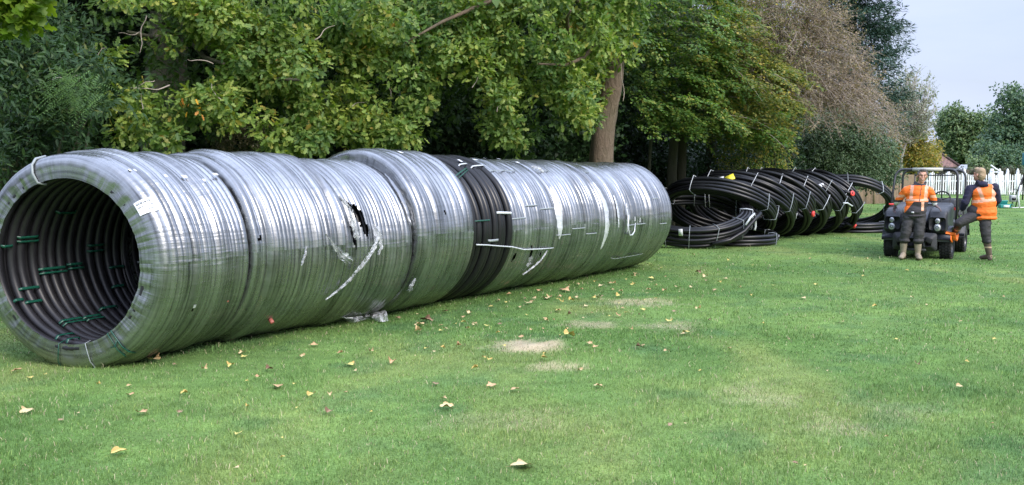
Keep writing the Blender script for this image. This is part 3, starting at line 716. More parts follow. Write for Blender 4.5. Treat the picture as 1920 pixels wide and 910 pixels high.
# film spread on the grass under the torn coil, fanning out of the gap
n1_, n2_ = 34, 40; q = np.linspace(0, 1, n1_)[:, None]; s = np.linspace(0, 1, n2_)[None]
topc = c2.pt(.30+.68*s, c2.R+.012, -1.02-.10*np.sin(s*3))
botc = np.stack([G(648+80*x, 606-2*x+2.5*math.sin(x*9)) for x in s[0]])[None]+[0, 0, .018]
fan = topc*(1-q[..., None])+botc*q[..., None]
fold = vnoise(np.stack([s*15+q*.6, q*1.5+s*0, q*0+s*0], -1), 5)-.5
fan = fan+np.array([.25, -.75, .45])*(fold*.10*np.sin(q*PI*.85)+.10*np.sin(q*PI)*.5)[..., None]
fan[..., 2] = np.maximum(fan[..., 2], .016)
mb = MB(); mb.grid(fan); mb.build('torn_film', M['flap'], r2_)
# straps on the outsides
band(c4, r4_, .03, .40, .14, 'strapg', .016, lift=.004); band(c4, r4_, .58, .99, .23, 'strapw', .03, lift=.004, skew=-.02); band(c4, r4_, .36, .60, -.13, 'strapd', .03, lift=.004)
lg = MB(); pth = [c4.pt(.03, c4.R+.01, -.16), c4.pt(.3, c4.R+.012, -.18), c4.pt(.6, c4.R+.012, -.21), c4.pt(.97, c4.R+.01, -.245), c5.pt(.25, c5.R+.02, -.285), c5.pt(.6, c5.R+.02, -.31), c5.pt(.95, c5.R+.012, -.33)]
lg.tube(pth, .009, 6); lg.build('long_strap', M['strapw'], r4_)
for a, b_, p_ in [(.36, .60, 1.02), (.62, .98, .98)]: band(c4, r4_, a, b_, p_, 'strapw', .022, lift=.004, skew=.03)
band(c4, r4_, -.02, .45, .78, 'strapg', .02, lift=.012, skew=.16); band(c4, r4_, .03, .43, .75, 'strapg', .014, lift=.014, skew=.15)
patch(c4, r4_, .50, .55, 1.09, 1.16); patch(c5, r5_, .13, .20, 1.30, 1.37); patch(c3, r3_, .45, .50, 1.24, 1.31)
for t0, t1, p_ in [(.53, .59, 1.5), (.75, .8, 1.42), (.9, .95, 1.2)]: patch(c5, r5_, t0, t1, p_, p_+.05)
for fr, rt_, L_ in ((c5, r5_, [(.0, .6, .95), (.3, .6, .33), (.62, .95, .27), (.0, .3, .16)]), (c6, r6_, [(.05, .3, .95), (.32, .62, -.06), (.66, .9, -.16), (.0, .3, -.14)]),
                   (c7, r7_, [(.06, .12, .95), (.34, .44, -.08), (.46, .58, -.08), (.30, .75, -.72), (.72, .80, .35), (.80, .9, -.12)])):
    for a, b_, p_ in L_: band(fr, rt_, a, b_, p_, 'strapd', .016, lift=.010)
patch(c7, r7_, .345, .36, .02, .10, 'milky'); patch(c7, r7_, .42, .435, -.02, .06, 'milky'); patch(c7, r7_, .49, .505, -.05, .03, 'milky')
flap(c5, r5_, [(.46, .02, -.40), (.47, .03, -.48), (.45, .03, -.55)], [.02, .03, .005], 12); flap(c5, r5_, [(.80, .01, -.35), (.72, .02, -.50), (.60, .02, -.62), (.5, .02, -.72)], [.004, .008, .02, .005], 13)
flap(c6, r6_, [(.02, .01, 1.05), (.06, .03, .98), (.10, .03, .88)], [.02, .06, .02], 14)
# red end caps low on the wrapped coils
def cap_at(p, nrm, rad, mat, root, name='end_cap'):
    nrm = Vector(nrm).normalized(); q = nrm.to_track_quat('Z', 'Y').to_matrix().to_4x4(); q.translation = Vector(p)
    mb = MB(); mb.lathe([(0.0001, .02), (rad*.8, .02), (rad, .012), (rad, -.03), (rad*.9, -.03)], n=16)
    return mb.build(name, M[mat], root, T=q)
def nrm_at(fr, t, ph):
    a = fr.a0*(1-t)+fr.a1*t; return (math.cos(ph)*math.cos(a), -math.cos(ph)*math.sin(a), math.sin(ph))
cap_at(c1.pt(.40, c1.R+.01, -.86), nrm_at(c1, .40, -.86), .022, 'dullred', r1_)
for fr, ks in ((c7, r7_),):
    p_ = fr.pt(.97, fr.R-.05, -1.2); cap_at(p_, nrm_at(fr, .9, -1.0), .04, 'red', ks)

# ------------------------------------------------------------------ pile of bare black coils
def frame_of(n, roll=0):
    n = np.array(n, float); n /= np.linalg.norm(n)
    e1 = np.cross([0, 0, 1.0], n); e1 /= np.linalg.norm(e1)+1e-9; e2 = np.cross(n, e1)
    return n, e1, e2
def pile_coil(label, px, py, Yd, n, R, rows, layers, d=.09, seed=0, straps=(), drop=None, squash=1.0, ground=True):
    """coil whose axis is n; centre of its lower rim plane projected to (px,py) at distance Yd"""
    r = np.random.default_rng(seed+500)
    n, e1, e2 = frame_of(n)
    c = P(px, py, Yd)
    mb = MB(); tiltz = math.sqrt(max(0, 1-n[2]**2))
    if ground:
        low = -tiltz*R*squash+min(0, rows*d*.98*n[2]); c[2] = -low+.0+d*.3*n[2]-.02
    root = thing('black_pipe_coil', label, 'pipe coil', (c[0], c[1], 0), 0, 'bare black coils slumped in a pile')
    N = 120; ph = np.arange(N)*2*PI/N; th = np.arange(10)*2*PI/10
    def ringpts(rr, hh):
        return c+rr[..., None]*(np.cos(ph)[:, None, None]*e1+squash*np.sin(ph)[:, None, None]*e2)+hh[..., None]*n
    for i in range(rows):
        for j in range(layers):
            if 0 < i < rows-1 and 0 < j < layers-1: continue
            sd_ = seed*97+i*11+j
            w1 = (vnoise(np.stack([np.cos(ph)*1.6, np.sin(ph)*1.6, ph*0+sd_], -1), 3)-.5)*.07
            w2 = (vnoise(np.stack([np.cos(ph)*1.3, np.sin(ph)*1.3, ph*0+sd_*.2+50], -1), 4)-.5)*.06
            rr = R-d/2-j*d*.93+w1[:, None]+d/2*np.cos(th)[None]
            hh = (i+.5)*d*.98+w2[:, None]+r.normal(0, .006)+d/2*np.sin(th)[None]
            mb.grid(ringpts(rr, hh), closeu=True, closev=True)
    mb.build('pipe_windings', M['pipe'], root)
    W = rows*d*.98; Dp = layers*d*.93
    def at(phi, rr, h):
        return c+rr*(math.cos(phi)*e1+squash*math.sin(phi)*e2)+h*n
    for s_ in straps:
        phi = s_[0]; mat = s_[1] if len(s_) > 1 else 'strapd'; wd = s_[2] if len(s_) > 2 else .0085
        sk = r.normal(0, .02)
        path = [at(phi, R+.012, -.01), at(phi+sk, R+.02, W*.5), at(phi+sk*2, R+.006, W+.004), at(phi+sk*2, R-Dp*.5, W+.018), at(phi+sk*2, R-Dp-.02, W+.012), at(phi+sk, R-Dp-.025, W*.5), at(phi, R-Dp-.02, -.01), at(phi, R-Dp*.5, -.03)]
        m2 = MB(); m2.tube(path, wd, 6, closed=True); m2.build('strap', M[mat], root)
    return dict(root=root, at=at, c=c, n=n, e1=e1, e2=e2, R=R, W=W, Dp=Dp)
pA0 = pile_coil('low flat black coil on the grass under the tilted coil at the front', 1372, 450, 21.5, (.02, -.03, 1), 1.03, 3, 2, .085, 1, [(-1.2,), (-.3,), (.9,)])
pA = pile_coil('tilted open black coil beside the last wrapped coil, pale strap on its right side', 1296, 420, 21.2, (-.06, -.34, .93), 1.33, 5, 3, .085, 2, [(-1.62,), (-1.2,), (-.62, 'strapd'), (-.18,), (-.10, 'strapw', .013), (1.5,), (1.25, 'strapw', .008), (1.15, 'strapw', .008), (.35,), (-2.0,)])
specs = [ # px, Y, n, R, rows, straps, squash
 (1350, 22.2, (-.27, -.42, -.86), 1.36, 4, [(1.75, 'strapw'), (.35,), (-.1,), (2.6,)], .95),
 (1394, 22.8, (-.34, -.44, -.82), 1.30, 5, [(1.9, 'strapw'), (1.0, 'strapw'), (.15, 'strapd')], .95),
 (1436, 23.4, (-.42, -.45, -.78), 1.25, 5, [(1.6, 'strapw'), (.9, 'strapw'), (.2,)], .92),
 (1474, 24.0, (-.50, -.46, -.73), 1.20, 5, [(1.8, 'strapw'), (.75, 'strapw'), (.05, 'strapw')], .90),
 (1512, 24.6, (-.56, -.46, -.68), 1.15, 5, [(1.5,), (.6,), (.0,)], .88),
 (1546, 25.2, (-.62, -.46, -.62), 1.12, 5, [(1.5, 'strapw'), (.5, 'strapw'), (-.2,)], .85),
]
lb = ['big black coil leaning at the front of the row, right behind the tilted open coil',
      'leaning black coil carrying the yellow tag on its top side',
      'third leaning black coil in the row, with a red cap near its right end',
      'fourth leaning black coil, a white strap hooked below its right end',
      'leaning black coil with the white sticker on its upper side, fifth in the leaning row',
      'last of the closely packed leaning coils, two red caps on its right edge']
PL = []
for i, (px, Yd, n, R, rows, ss, sq) in enumerate(specs):
    PL.append(pile_coil(lb[i], px, 430, Yd, n, R, rows, 2 if i else 3, .092, 10+i, ss, squash=sq))
pZ0 = pile_coil('flat black coil on the grass beside the buggy, under the arching coil', 1592, 430, 26.0, (.0, -.02, 1), 1.15, 3, 3, .09, 31, [(-.9, 'strapw'), (-.3,)])
pZ = pile_coil('black coil arching up at the pile end, grass seen through its open middle', 1580, 430, 25.8, (-.22, -.60, -.77), 1.30, 3, 2, .10, 30, [(.75, 'strapw'), (1.5,), (-.3,)], squash=.85)
def plate(c, nrm, w_, h_, mat, root, name, rot=0.0, th=.006, bulge=0):
    q = Vector(nrm).to_track_quat('Z', 'Y').to_matrix().to_4x4() @ Matrix.Rotation(rot, 4, 'Z'); q.translation = Vector(c)
    mb = MB(); mb.box((0, 0, 0), (w_, h_, th)); return mb.build(name, M[mat], root, T=q)
def on(pc, phi, h=.5, out=.015):
    p_ = pc['at'](phi, pc['R']+out, pc['W']*h); r_ = pc['at'](phi, pc['R']+1, pc['W']*h)-pc['at'](phi, pc['R'], pc['W']*h); return p_, r_
def on_pl(pc, phi, h, w_, h_, mat, name, rot=0, out=.015):
    p_, r_ = on(pc, phi, h, out); return plate(p_, r_, w_, h_, mat, pc['root'], name, rot)
on_pl(PL[1], 1.45, .6, .22, .16, 'yellow', 'yellow_tag', .5, .03); on_pl(PL[1], 1.62, .6, .14, .07, 'paper', 'sticker', .2)
on_pl(PL[0], 2.5, .5, .12, .09, 'paper', 'sticker'); on_pl(PL[4], .75, .7, .16, .09, 'paper', 'sticker', .3); on_pl(PL[3], 1.8, .7, .12, .07, 'paper', 'sticker', .3)
on_pl(pA0, -.75, .5, .14, .08, 'paper', 'sticker', PI/2); on_pl(pA, -1.75, .9, .16, .09, 'paper', 'sticker', PI/2); on_pl(PL[1], -.35, .5, .08, .14, 'paper', 'sticker')
def rcap(pc, phi, h, rad=.07):
    p_, r_ = on(pc, phi, h, .05); cap_at(p_, r_, rad, 'red', pc['root'])
    m2 = MB(); m2.tube([p_-r_*.0, p_+np.array([-.25, .02, .06])], .04, 8); m2.build('pipe_end', M['pipe'], pc['root'])
rcap(PL[2], -.15, .8); rcap(PL[5], .35, .6); rcap(PL[5], -.75, .9, .06)
# free pipe tails
def tail(pc, pts_, rad=.045, mat='pipe', name='pipe_tail'):
    m2 = MB(); m2.tube(pts_, rad, 10); return m2.build(name, M[mat], pc['root'])
a_ = pA['at']
tail(pA, [a_(-1.25, 1.36, .10), a_(-.95, 1.38, .12), a_(-.65, 1.40, .20), a_(-.35, 1.46, .36), a_(-.22, 1.52, .42)])
tail(pA, [a_(-.62, 1.40, .34), a_(-.50, 1.42, .46), a_(-.34, 1.42, .46), a_(-.28, 1.43, .30), a_(-.26, 1.44, .12), a_(-.32, 1.44, .06)], .024, 'strapw', 'loose_strap')
a_ = PL[1]['at']; tail(PL[1], [a_(-.5, 1.14, .0), a_(-.8, 1.18, -.05), a_(-1.05, 1.26, -.12), a_(-1.15, 1.36, -.2)])
for k_, ph_ in ((2, -.35), (4, .0)):
    a_ = PL[k_]['at']; tail(PL[k_], [a_(ph_-.28, 1.24, .02), a_(ph_-.2, 1.27, .10), a_(ph_, 1.26, .22), a_(ph_+.1, 1.25, .34)], .02, 'strapw', 'loose_strap')
# ------------------------------------------------------------------ foliage tools
def norm(a): return a/(np.linalg.norm(a, axis=-1, keepdims=True)+1e-9)
LEAF = {}
def _half(pts, fold):
    k = len(pts); up_ = [(x, y, y*fold) for x, y in pts]; dn = [(x, -y, y*fold) for x, y in pts[1:-1]]
    v = np.array(up_+dn); f1 = np.array([list(range(k))]); f2 = np.array([[0]+[k+i for i in range(k-2)]+[k-1]])[:, ::-1]
    return v-np.array([0, 0, 0]), [f1, f2]
LEAF['oak'] = _half([(0, 0), (.2, .2), (.34, .12), (.52, .32), (.66, .17), (.9, .2), (1, 0)], .25)
LEAF['lance'] = _half([(0, 0), (.25, .14), (.6, .13), (1, 0)], .3)
LEAF['oval'] = (np.array([(0, 0, 0), (.35, .25, .05), (.8, .18, .03), (1, 0, -.05), (.75, -.2, .03), (.3, -.25, .05)]), [np.array([[0, 1, 2, 3, 4, 5]])])
LEAF['diamond'] = (np.array([(0, 0, 0), (.45, .3, .04), (1, 0, -.04), (.45, -.3, .04)]), [np.array([[0, 1, 2, 3]])])
LEAF['maple'] = _half([(0, 0), (.05, .35), (.3, .25), (.45, .55), (.6, .22), (.8, .28), (1, 0)], .2)
LEAF['needle'] = (np.array([(0, 0, 0), (.4, .12, 0), (1, 0, -.1), (.4, -.12, 0)]), [np.array([[0, 1, 2, 3]])])
def leaves(mb, pos, d, nrm, size, kind, mat=0):
    T, F = LEAF[kind]
    n = len(pos); x = norm(d); z = norm(nrm-x*np.sum(nrm*x, -1, keepdims=True)); y = np.cross(z, x)
    s = size[:, None, None] if not np.isscalar(size) else size
    v = pos[:, None]+s*(T[None, :, 0:1]*x[:, None]+T[None, :, 1:2]*y[:, None]+T[None, :, 2:3]*z[:, None])
    k = len(T); i = np.arange(n)[:, None]*k
    mb.add(v, [i+f for f in F], mat)
def inpoly(px, py, poly):
    poly = np.array(poly, float); x0, y0 = poly[:, 0], poly[:, 1]; x1, y1 = np.roll(x0, -1), np.roll(y0, -1)
    c = ((y0[None] > py[:, None]) != (y1[None] > py[:, None])) & (px[:, None] < (x1-x0)[None]*(py[:, None]-y0[None])/((y1-y0)[None]+1e-9)+x0[None])
    return c.sum(1) % 2 == 1
def region(n, poly, depth, dj, holes=(), rng=RNG, grow=0):
    """n bough centres filling the part of the tree seen inside poly, at the tree's own distance"""
    poly = np.array(poly, float); lo, hi = poly.min(0), poly.max(0); out = []
    while len(out) < n:
        p_ = lo+(hi-lo)*rng.random((n*3, 2))
        ok = inpoly(p_[:, 0], p_[:, 1], poly)
        for (hx, hy, rx, ry) in holes: ok &= (((p_[:, 0]-hx)/(rx+grow))**2+((p_[:, 1]-hy)/(ry+grow))**2) > 1
        for q in p_[ok]:
            Y_ = depth(q[0]) if callable(depth) else depth
            Y_ = Y_+rng.normal(0, dj)
            out.append(P(q[0], q[1], Y_))
            if len(out) >= n: break
    return np.array(out)
def clump_leaves(mb, C_, rad, per, size, kind, out_dir=(0, -.8, .1), droop=.35, ros=7, mat=0, flat=1.0, rng=RNG, zmin=None, jit=.75):
    """rosettes of leaves spread through ellipsoidal boughs"""
    C_ = np.asarray(C_); n = len(C_); rad = np.broadcast_to(rad, (n,))
    nr = max(1, per//ros); od = np.array(out_dir, float)
    u = norm(rng.normal(size=(n, nr, 3))); rr = rng.random((n, nr, 1))**.45
    off = u*rr*rad[:, None, None]*np.array([1, 1, flat])
    rc = C_[:, None]+off
    o = norm(off+.35*od*rad[:, None, None]+1e-6)
    rc = rc.reshape(-1, 3); o = o.reshape(-1, 3); m = len(rc)
    if zmin is not None:
        k = rc[:, 2] > zmin; rc = rc[k]; o = o[k]; m = len(rc)
    d = norm(o[:, None]*.7+rng.normal(size=(m, ros, 3))*jit+np.array([0, 0, -droop]))
    nm = norm(np.array([0, 0, .8])+o[:, None]*.5+od*.5+rng.normal(size=(m, ros, 3))*.45)
    sz = size*(.6+.6*rng.random((m, ros)))
    pos = rc[:, None]+d*sz[..., None]*.25+rng.normal(size=(m, ros, 3))*size*.25
    leaves(mb, pos.reshape(-1, 3), d.reshape(-1, 3), nm.reshape(-1, 3), sz.ravel(), kind, mat)
def limb(mb, a, b, r0, r1, n=7, bend=.1, seed=0, sides=8, sag=0):
    r = np.random.default_rng(seed+900); a = np.array(a, float); b = np.array(b, float); L = np.linalg.norm(b-a)
    q = np.linspace(0, 1, n)[:, None]; w = np.cumsum(r.normal(size=(n, 3)), 0); w = w-w[0]-(w[-1]-w[0])*q
    for _ in range(2): w[1:-1] = (w[:-2]+w[1:-1]*2+w[2:])/4
    p_ = a+(b-a)*q+w*L*bend*.25; p_[:, 2] += sag*L*np.sin(q[:, 0]*PI)
    mb.tube(p_, np.linspace(r0, r1, n), sides); return p_
def trunk_mesh(mb, pts_, radii, seed=0, sides=18):
    pts_ = np.array(pts_, float); k = len(pts_); q = np.linspace(0, k-1, 26)
    p_ = np.stack([np.interp(q, np.arange(k), pts_[:, j]) for j in range(3)], -1); r_ = np.interp(q, np.arange(k), radii)
    base = mb.n; mb.tube(p_, r_, sides)
    v = mb.v[-1]; nn = len(v); c = np.repeat(p_, sides, 0)
    d = v-c; n1 = fbm(v*np.array([5, 5, .9])+seed, 3, 3)-.5; n2 = fbm(v*np.array([14, 14, 3.0])+seed, 4, 2)-.5
    mb.v[-1] = v+d*(n1*.45+n2*.22)[:, None]
def twigs_pale(root, specs):
    for i, (a, b, r) in enumerate(specs):
        mb = MB(); limb(mb, a, b, r*.7, r*.25, 12, .14, i, 5); mb.build('branch', M['twig'], root)

# ---- the two oaks hanging over the wrapped coils
oakD = lambda px: 11.2+px*.0046
oakpoly = [(188, -30), (196, 40), (178, 95), (190, 150), (186, 215), (226, 262), (262, 268), (300, 252), (330, 276), (372, 256), (425, 236), (480, 232), (516, 280), (560, 270), (600, 268), (645, 260), (700, 270), (782, 266), (798, 212), (822, 196), (880, 196), (905, 214), (915, 255), (948, 278), (985, 262), (1012, 222), (1062, 236), (1108, 232), (1128, 195), (1110, 150), (1155, 120), (1200, 60), (1215, -30)]
holes = [(235, 66, 52, 62), (215, 170, 26, 40), (215, 245, 34, 22), (372, 112, 54, 38), (345, 262, 22, 18), (318, 168, 26, 15), (868, 172, 24, 30), (716, 172, 28, 24), (560, 18, 42, 18), (835, 238, 38, 40), (300, 30, 24, 22), (620, 150, 18, 16), (505, 190, 20, 16), (1000, 60, 20, 12), (405, 235, 40, 14), (1150, 185, 22, 72)]
C_ = region(330, oakpoly, oakD, .45, holes, grow=16)
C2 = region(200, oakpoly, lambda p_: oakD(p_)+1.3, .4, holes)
LOWB = [(230, 250), (330, 268), (520, 272), (560, 262), (600, 262), (650, 256), (700, 264), (760, 262), (948, 268), (930, 240), (1060, 228), (735, 255), (480, 225), (210, 190), (205, 120), (420, 225), (250, 255), (940, 205), (800, 190), (1090, 222)]
C3 = np.array([P(a, b_-8, oakD(a)-.35) for a, b_ in LOWB])
def split(C, x): 
    px = 960+FOC*C[:, 0]/C[:, 1]; return C[px < x], C[px >= x]
tops = []
for i in range(150):
    px = RNG.uniform(-60, 1260); Yd = oakD(px)+RNG.uniform(-.9, 3.5); tops.append([Yd*(px-960)/FOC, Yd, RNG.uniform(4.6, 8.0)])
tops = np.array(tops)
tr1 = thing('oak_tree', 'oak with lobed green leaves drooping over the first wrapped coils on the left', 'tree', (-3.6, 15.5, 0), 0, 'oak trees overhanging the wrapped coils')
tr2 = thing('oak_tree', 'oak with thick leaning reddish-grey trunk behind the farther wrapped coils', 'tree', (1.75, 17.9, 0), 0, 'oak trees overhanging the wrapped coils')
for tr, w_ in ((tr1, 0), (tr2, 1)):
    mb = MB()
    clump_leaves(mb, split(C_, 640)[w_], .27, 126, .104, 'oak')
    clump_leaves(mb, split(C3, 640)[w_], .20, 70, .115, 'oak')
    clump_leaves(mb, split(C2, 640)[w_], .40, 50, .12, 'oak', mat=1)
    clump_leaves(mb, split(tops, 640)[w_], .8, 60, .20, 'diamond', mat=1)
    if w_ == 0:
        Cy = np.array([P(346, 207, 12.2), P(372, 210, 12.2)]); 
    mb.build('crown', [M['oak'], M['oakdark']], tr)
mb = MB(); trunk_mesh(mb, [P(300, 400, 15.5)*[1, 1, 0]+[0, 0, -.1], P(305, 200, 15.6), P(320, 0, 15.8), P(330, -300, 16)], [.42, .33, .28, .2], 3)
for i, (a, b_) in enumerate([((320, 20, 15.8), (240, 60, 12.5)), ((315, 40, 15.7), (420, 120, 12.8)), ((318, 0, 15.8), (560, 150, 13)), ((320, -40, 15.8), (160, -60, 12.5))]): limb(mb, P(*a), P(*b_), .11, .02, 9, .2, i)
mb.build('trunk', M['barkdark'], tr1)
twigs_pale(tr1, [(P(318, 160, 12.2), P(245, 165, 11.6), .014), (P(290, 152, 12), P(250, 168, 11.7), .009), (P(275, 30, 12.4), P(262, 100, 12), .012), (P(262, 60, 12.3), P(222, 62, 12), .009), (P(200, 90, 12), P(180, 110, 11.6), .008), (P(400, 120, 12.4), P(352, 112, 12), .012), (P(418, 190, 12.3), P(395, 150, 12.4), .01), (P(268, 205, 11.6), P(265, 175, 12), .008), (P(590, 75, 13), P(628, 48, 13.3), .012)])
mb = MB(); clump_leaves(mb, [P(346, 206, 11.9), P(371, 209, 11.9)], .04, 5, .075, 'oak', ros=5)
ol = leaf_mat('turned_oak_leaves', [(0, (.75, .42, .03)), (1, (.6, .22, .05))], trans=.3)
mb.build('turned_leaves', ol, tr1)
b0 = P(1124, 360, 17.9); b0[2] = -.05
mb = MB(); trunk_mesh(mb, [b0+[-.04, 0, 0], P(1127, 300, 17.9), P(1134, 230, 17.85), P(1146, 160, 17.8), P(1152, 100, 17.8), P(1166, 0, 17.8), P(1180, -160, 17.9), P(1190, -420, 18)], [.34, .235, .215, .20, .175, .14, .13, .08], 8)
for i, (a, b_) in enumerate([((1152, 100, 17.8), (1070, 20, 15)), ((1158, 40, 17.8), (900, 20, 15)), ((1160, 20, 17.8), (1010, 120, 15)), ((1170, -60, 17.8), (760, 80, 14)), ((1150, 120, 17.8), (1128, 60, 15.5))]): limb(mb, P(*a), P(*b_), .09, .015, 9, .2, i+9)
mb.build('trunk', M['bark'], tr2)
mb = MB(); clump_leaves(mb, [P(1158+RNG.normal(0, 18), RNG.uniform(-20, 92), 17.5+RNG.normal(0, .15)) for _ in range(40)]+[P(a, b_, 17.55) for a, b_ in [(1128, 130), (1122, 160), (1130, 178), (1165, 120), (1120, 200)]], .13, 36, .095, 'oak')
mb.build('trunk_foliage', M['oak'], tr2)
twigs_pale(tr2, [(P(885, 165, 14.6), P(905, 125, 14.8), .012), (P(1168, 190, 17), P(1165, 115, 17.2), .012), (P(1165, 115, 17.2), P(1150, 90, 17.4), .012), (P(735, 182, 14.2), P(722, 150, 14.4), .011), (P(962, 22, 15), P(990, 12, 15), .012), (P(660, 200, 13.8), P(690, 190, 14), .009), (P(932, 210, 14.6), P(945, 190, 14.8), .008)])

# ---- left-hand shrub, feathery sapling, bright overhanging boughs
sp = [(-40, 20), (60, 25), (100, 20), (150, 35), (175, 60), (200, 100), (185, 130), (215, 190), (200, 230), (165, 262), (120, 275), (60, 295), (20, 320), (-60, 330)]
S_ = region(165, sp, lambda p_: 11.0+p_*.003, .5, [(165, 85, 34, 22), (60, 120, 46, 16), (150, 215, 40, 22), (30, 190, 30, 18), (195, 250, 20, 30)])
sh = thing('viburnum_shrub', 'tall dark blue-green shrub with long leaves at the left edge behind the nearest coil', 'shrub', (-5.9, 11.5, 0))
mb = MB(); clump_leaves(mb, S_, .22, 80, .10, 'lance', droop=.15, ros=5); clump_leaves(mb, S_[::3]+[0, .8, 0], .3, 30, .12, 'lance', ros=5)
for i in range(60):
    c = [RNG.uniform(-7.6, -5.0), RNG.uniform(10.6, 12.2), RNG.uniform(.1, 1.7)]; clump_leaves(mb, [c], .3, 50, .11, 'lance', ros=5)
mb.build('crown', M['shrub'], sh)
mb = MB()
for i in range(14): limb(mb, (-6.2+RNG.normal(0, .4), 11.9, 0), P(RNG.uniform(0, 190), RNG.uniform(40, 240), 11.3), .035, .008, 8, .3, i)
mb.build('stem', M['barkdark'], sh)
fe = thing('feathery_sapling', 'light green feathery-leaved sapling spray between the dark shrub and the oak', 'sapling', (-5.4, 11.2, 0))
mb = MB()
for i in range(60):
    a = P(RNG.uniform(95, 190), RNG.uniform(125, 190), 9.9+RNG.normal(0, .2)); d = norm(np.array([RNG.normal(0, .7), -.4, -.35+RNG.normal(0, .2)]))
    side = norm(np.cross(d, [0, 0, 1.0])); n_ = 26; q = np.linspace(0, 1, n_)
    pos = a+d*(q[:, None]*.36)+np.array([0, 0, -.08])*(q[:, None]**2); sg = np.where(np.arange(n_) % 2 == 0, 1, -1)[:, None]
    leaves(mb, pos, side*sg+d*.5+[0, 0, -.2], np.tile([0, -.3, 1.0], (n_, 1)), .06*(1-.5*q)+.01, 'needle')
mb.build('crown', M['feather'], fe)
mb = MB(); limb(mb, (-5.4, 11.2, 0), P(150, 140, 10.9), .03, .01, 9, .2, 5); mb.build('stem', M['barkdark'], fe); mb = MB(); limb(mb, P(150, 140, 10.9), P(98, 150, 10.4), .008, .004, 7, .3, 6); mb.build('branch', M['twigpale'], fe)
mp_ = thing('maple_tree', 'bright yellow-green boughs hanging into the top left corner', 'tree', (-7.6, 9.6, 0))
mb = MB(); clump_leaves(mb, [P(a, b_, 8.6) for a, b_ in [(12, 8), (38, 5), (60, -5), (20, 30), (45, 28), (-10, 30), (30, -20), (5, -15), (70, -30)]], .13, 50, .12, 'maple', ros=5)
mb.build('crown', M['maple'], mp_)
mb = MB(); limb(mb, (-7.6, 9.6, 0), (-7.2, 9.4, 4.5), .12, .08, 9, .1, 1); limb(mb, (-7.2, 9.4, 3.6), P(30, -10, 8.6), .05, .01, 7, .2, 2); mb.build('trunk', M['barkdark'], mp_)

# ---- the dark wood behind
mb = MB()
n = 2700; px = RNG.uniform(-150, 1560, n); base = np.where(px < 1150, 14.4+px*.0052, 20.4+(px-1150)*.026)
Yd = np.where(px < 1150, base+RNG.uniform(0, 3.0, n), 25+(px-1150)*.026+RNG.uniform(0, 3, n)); Yd = np.where((px > 1060) & (px < 1230), np.maximum(Yd, 21.5), Yd)
zz = RNG.uniform(0, 1, n)**.9*np.where(px < 1200, 8, np.where(px < 1500, 7.0, 3.8))
Cw = np.stack([Yd*(px-960)/FOC, Yd, zz], -1)
px_p = 960+FOC*Cw[:, 0]/Cw[:, 1]
clump_leaves(mb, Cw, .75, 60, .13, 'diamond', ros=5, rng=RNG)
# solid dark core added inside the wood to keep sky from showing through
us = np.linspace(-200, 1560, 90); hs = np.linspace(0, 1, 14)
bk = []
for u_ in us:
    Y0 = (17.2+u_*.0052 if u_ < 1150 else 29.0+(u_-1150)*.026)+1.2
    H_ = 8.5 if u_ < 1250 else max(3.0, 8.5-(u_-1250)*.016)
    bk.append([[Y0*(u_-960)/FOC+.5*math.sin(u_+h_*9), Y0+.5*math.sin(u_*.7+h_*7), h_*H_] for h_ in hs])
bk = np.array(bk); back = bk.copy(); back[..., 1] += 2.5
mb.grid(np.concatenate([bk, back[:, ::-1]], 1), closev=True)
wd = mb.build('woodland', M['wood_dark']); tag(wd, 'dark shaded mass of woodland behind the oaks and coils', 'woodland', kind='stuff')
bs = thing('brown_shrub', 'small brownish fine-leaved shrub in the shade under the oak, behind the second coil', 'shrub', (-4.0, 13.6, 0))
mb = MB(); clump_leaves(mb, [P(RNG.uniform(405, 500), RNG.uniform(232, 300), 13.4+RNG.normal(0, .2)) for _ in range(40)], .2, 60, .04, 'diamond', ros=5)
for i in range(8): limb(mb, (-4.0, 13.6, 0), P(RNG.uniform(400, 500), 240, 13.4), .02, .006, 6, .3, i)
mb.build('crown', M['brownshrub'], bs)

# ---- small-leaved trees in layers above the pile
def spray_tree(root, C_, L_, nleaf, size, mats, dirf, kind='diamond', matf=None, plane=.25, twig=None, fan=.55, rng=RNG, zmin=None):
    mb = MB(); tw = MB()
    for i, c in enumerate(C_):
        d = norm(dirf(c)+rng.normal(size=3)*.35); d[2] = d[2]*.5-.12; d = norm(d)
        side = norm(np.cross(d, [0, 0, 1.0])); upn = norm(np.cross(side, d)); L = L_*rng.uniform(.6, 1.3); m = nleaf
        q = rng.random(m)**.8; w_ = (rng.random(m)*2-1)*fan*L*(1-.55*q)*.8
        sag = -.30*L*q**2
        pos = c+d*(q*L)[:, None]+side*w_[:, None]+np.array([0, 0, 1.0])*(sag-np.abs(w_)*.15+rng.normal(size=m)*.035)[:, None]
        dd = d+side*np.sign(w_)[:, None]*.8+rng.normal(size=(m, 3))*.3+[0, 0, -.3]
        nn = np.array([0, -.35, 1.0])+rng.normal(size=(m, 3))*.4
        if zmin is not None:
            k_ = pos[:, 2] > zmin; pos, dd, nn = pos[k_], dd[k_], nn[k_]
        mt = matf(c) if matf else 0
        leaves(mb, pos, dd, nn, size*(.6+.7*rng.random(len(pos))), kind, mt)
        if twig and i % twig[1] == 0:
            qq = np.linspace(-.35, 1, 6)[:, None]; pp = c+d*qq*L+np.array([0, 0, -.30])*L*np.clip(qq, 0, 1)**2; tw.tube(pp, np.linspace(twig[0], twig[0]*.35, 6), 4, cap=False)
    mb.build('crown', mats, root)
    if twig: tw.build('branch', M[twig[2]], root)
out = lambda c: np.array([.55, -.7, 0])
def pxof(c): return 960+FOC*c[0]/c[1]
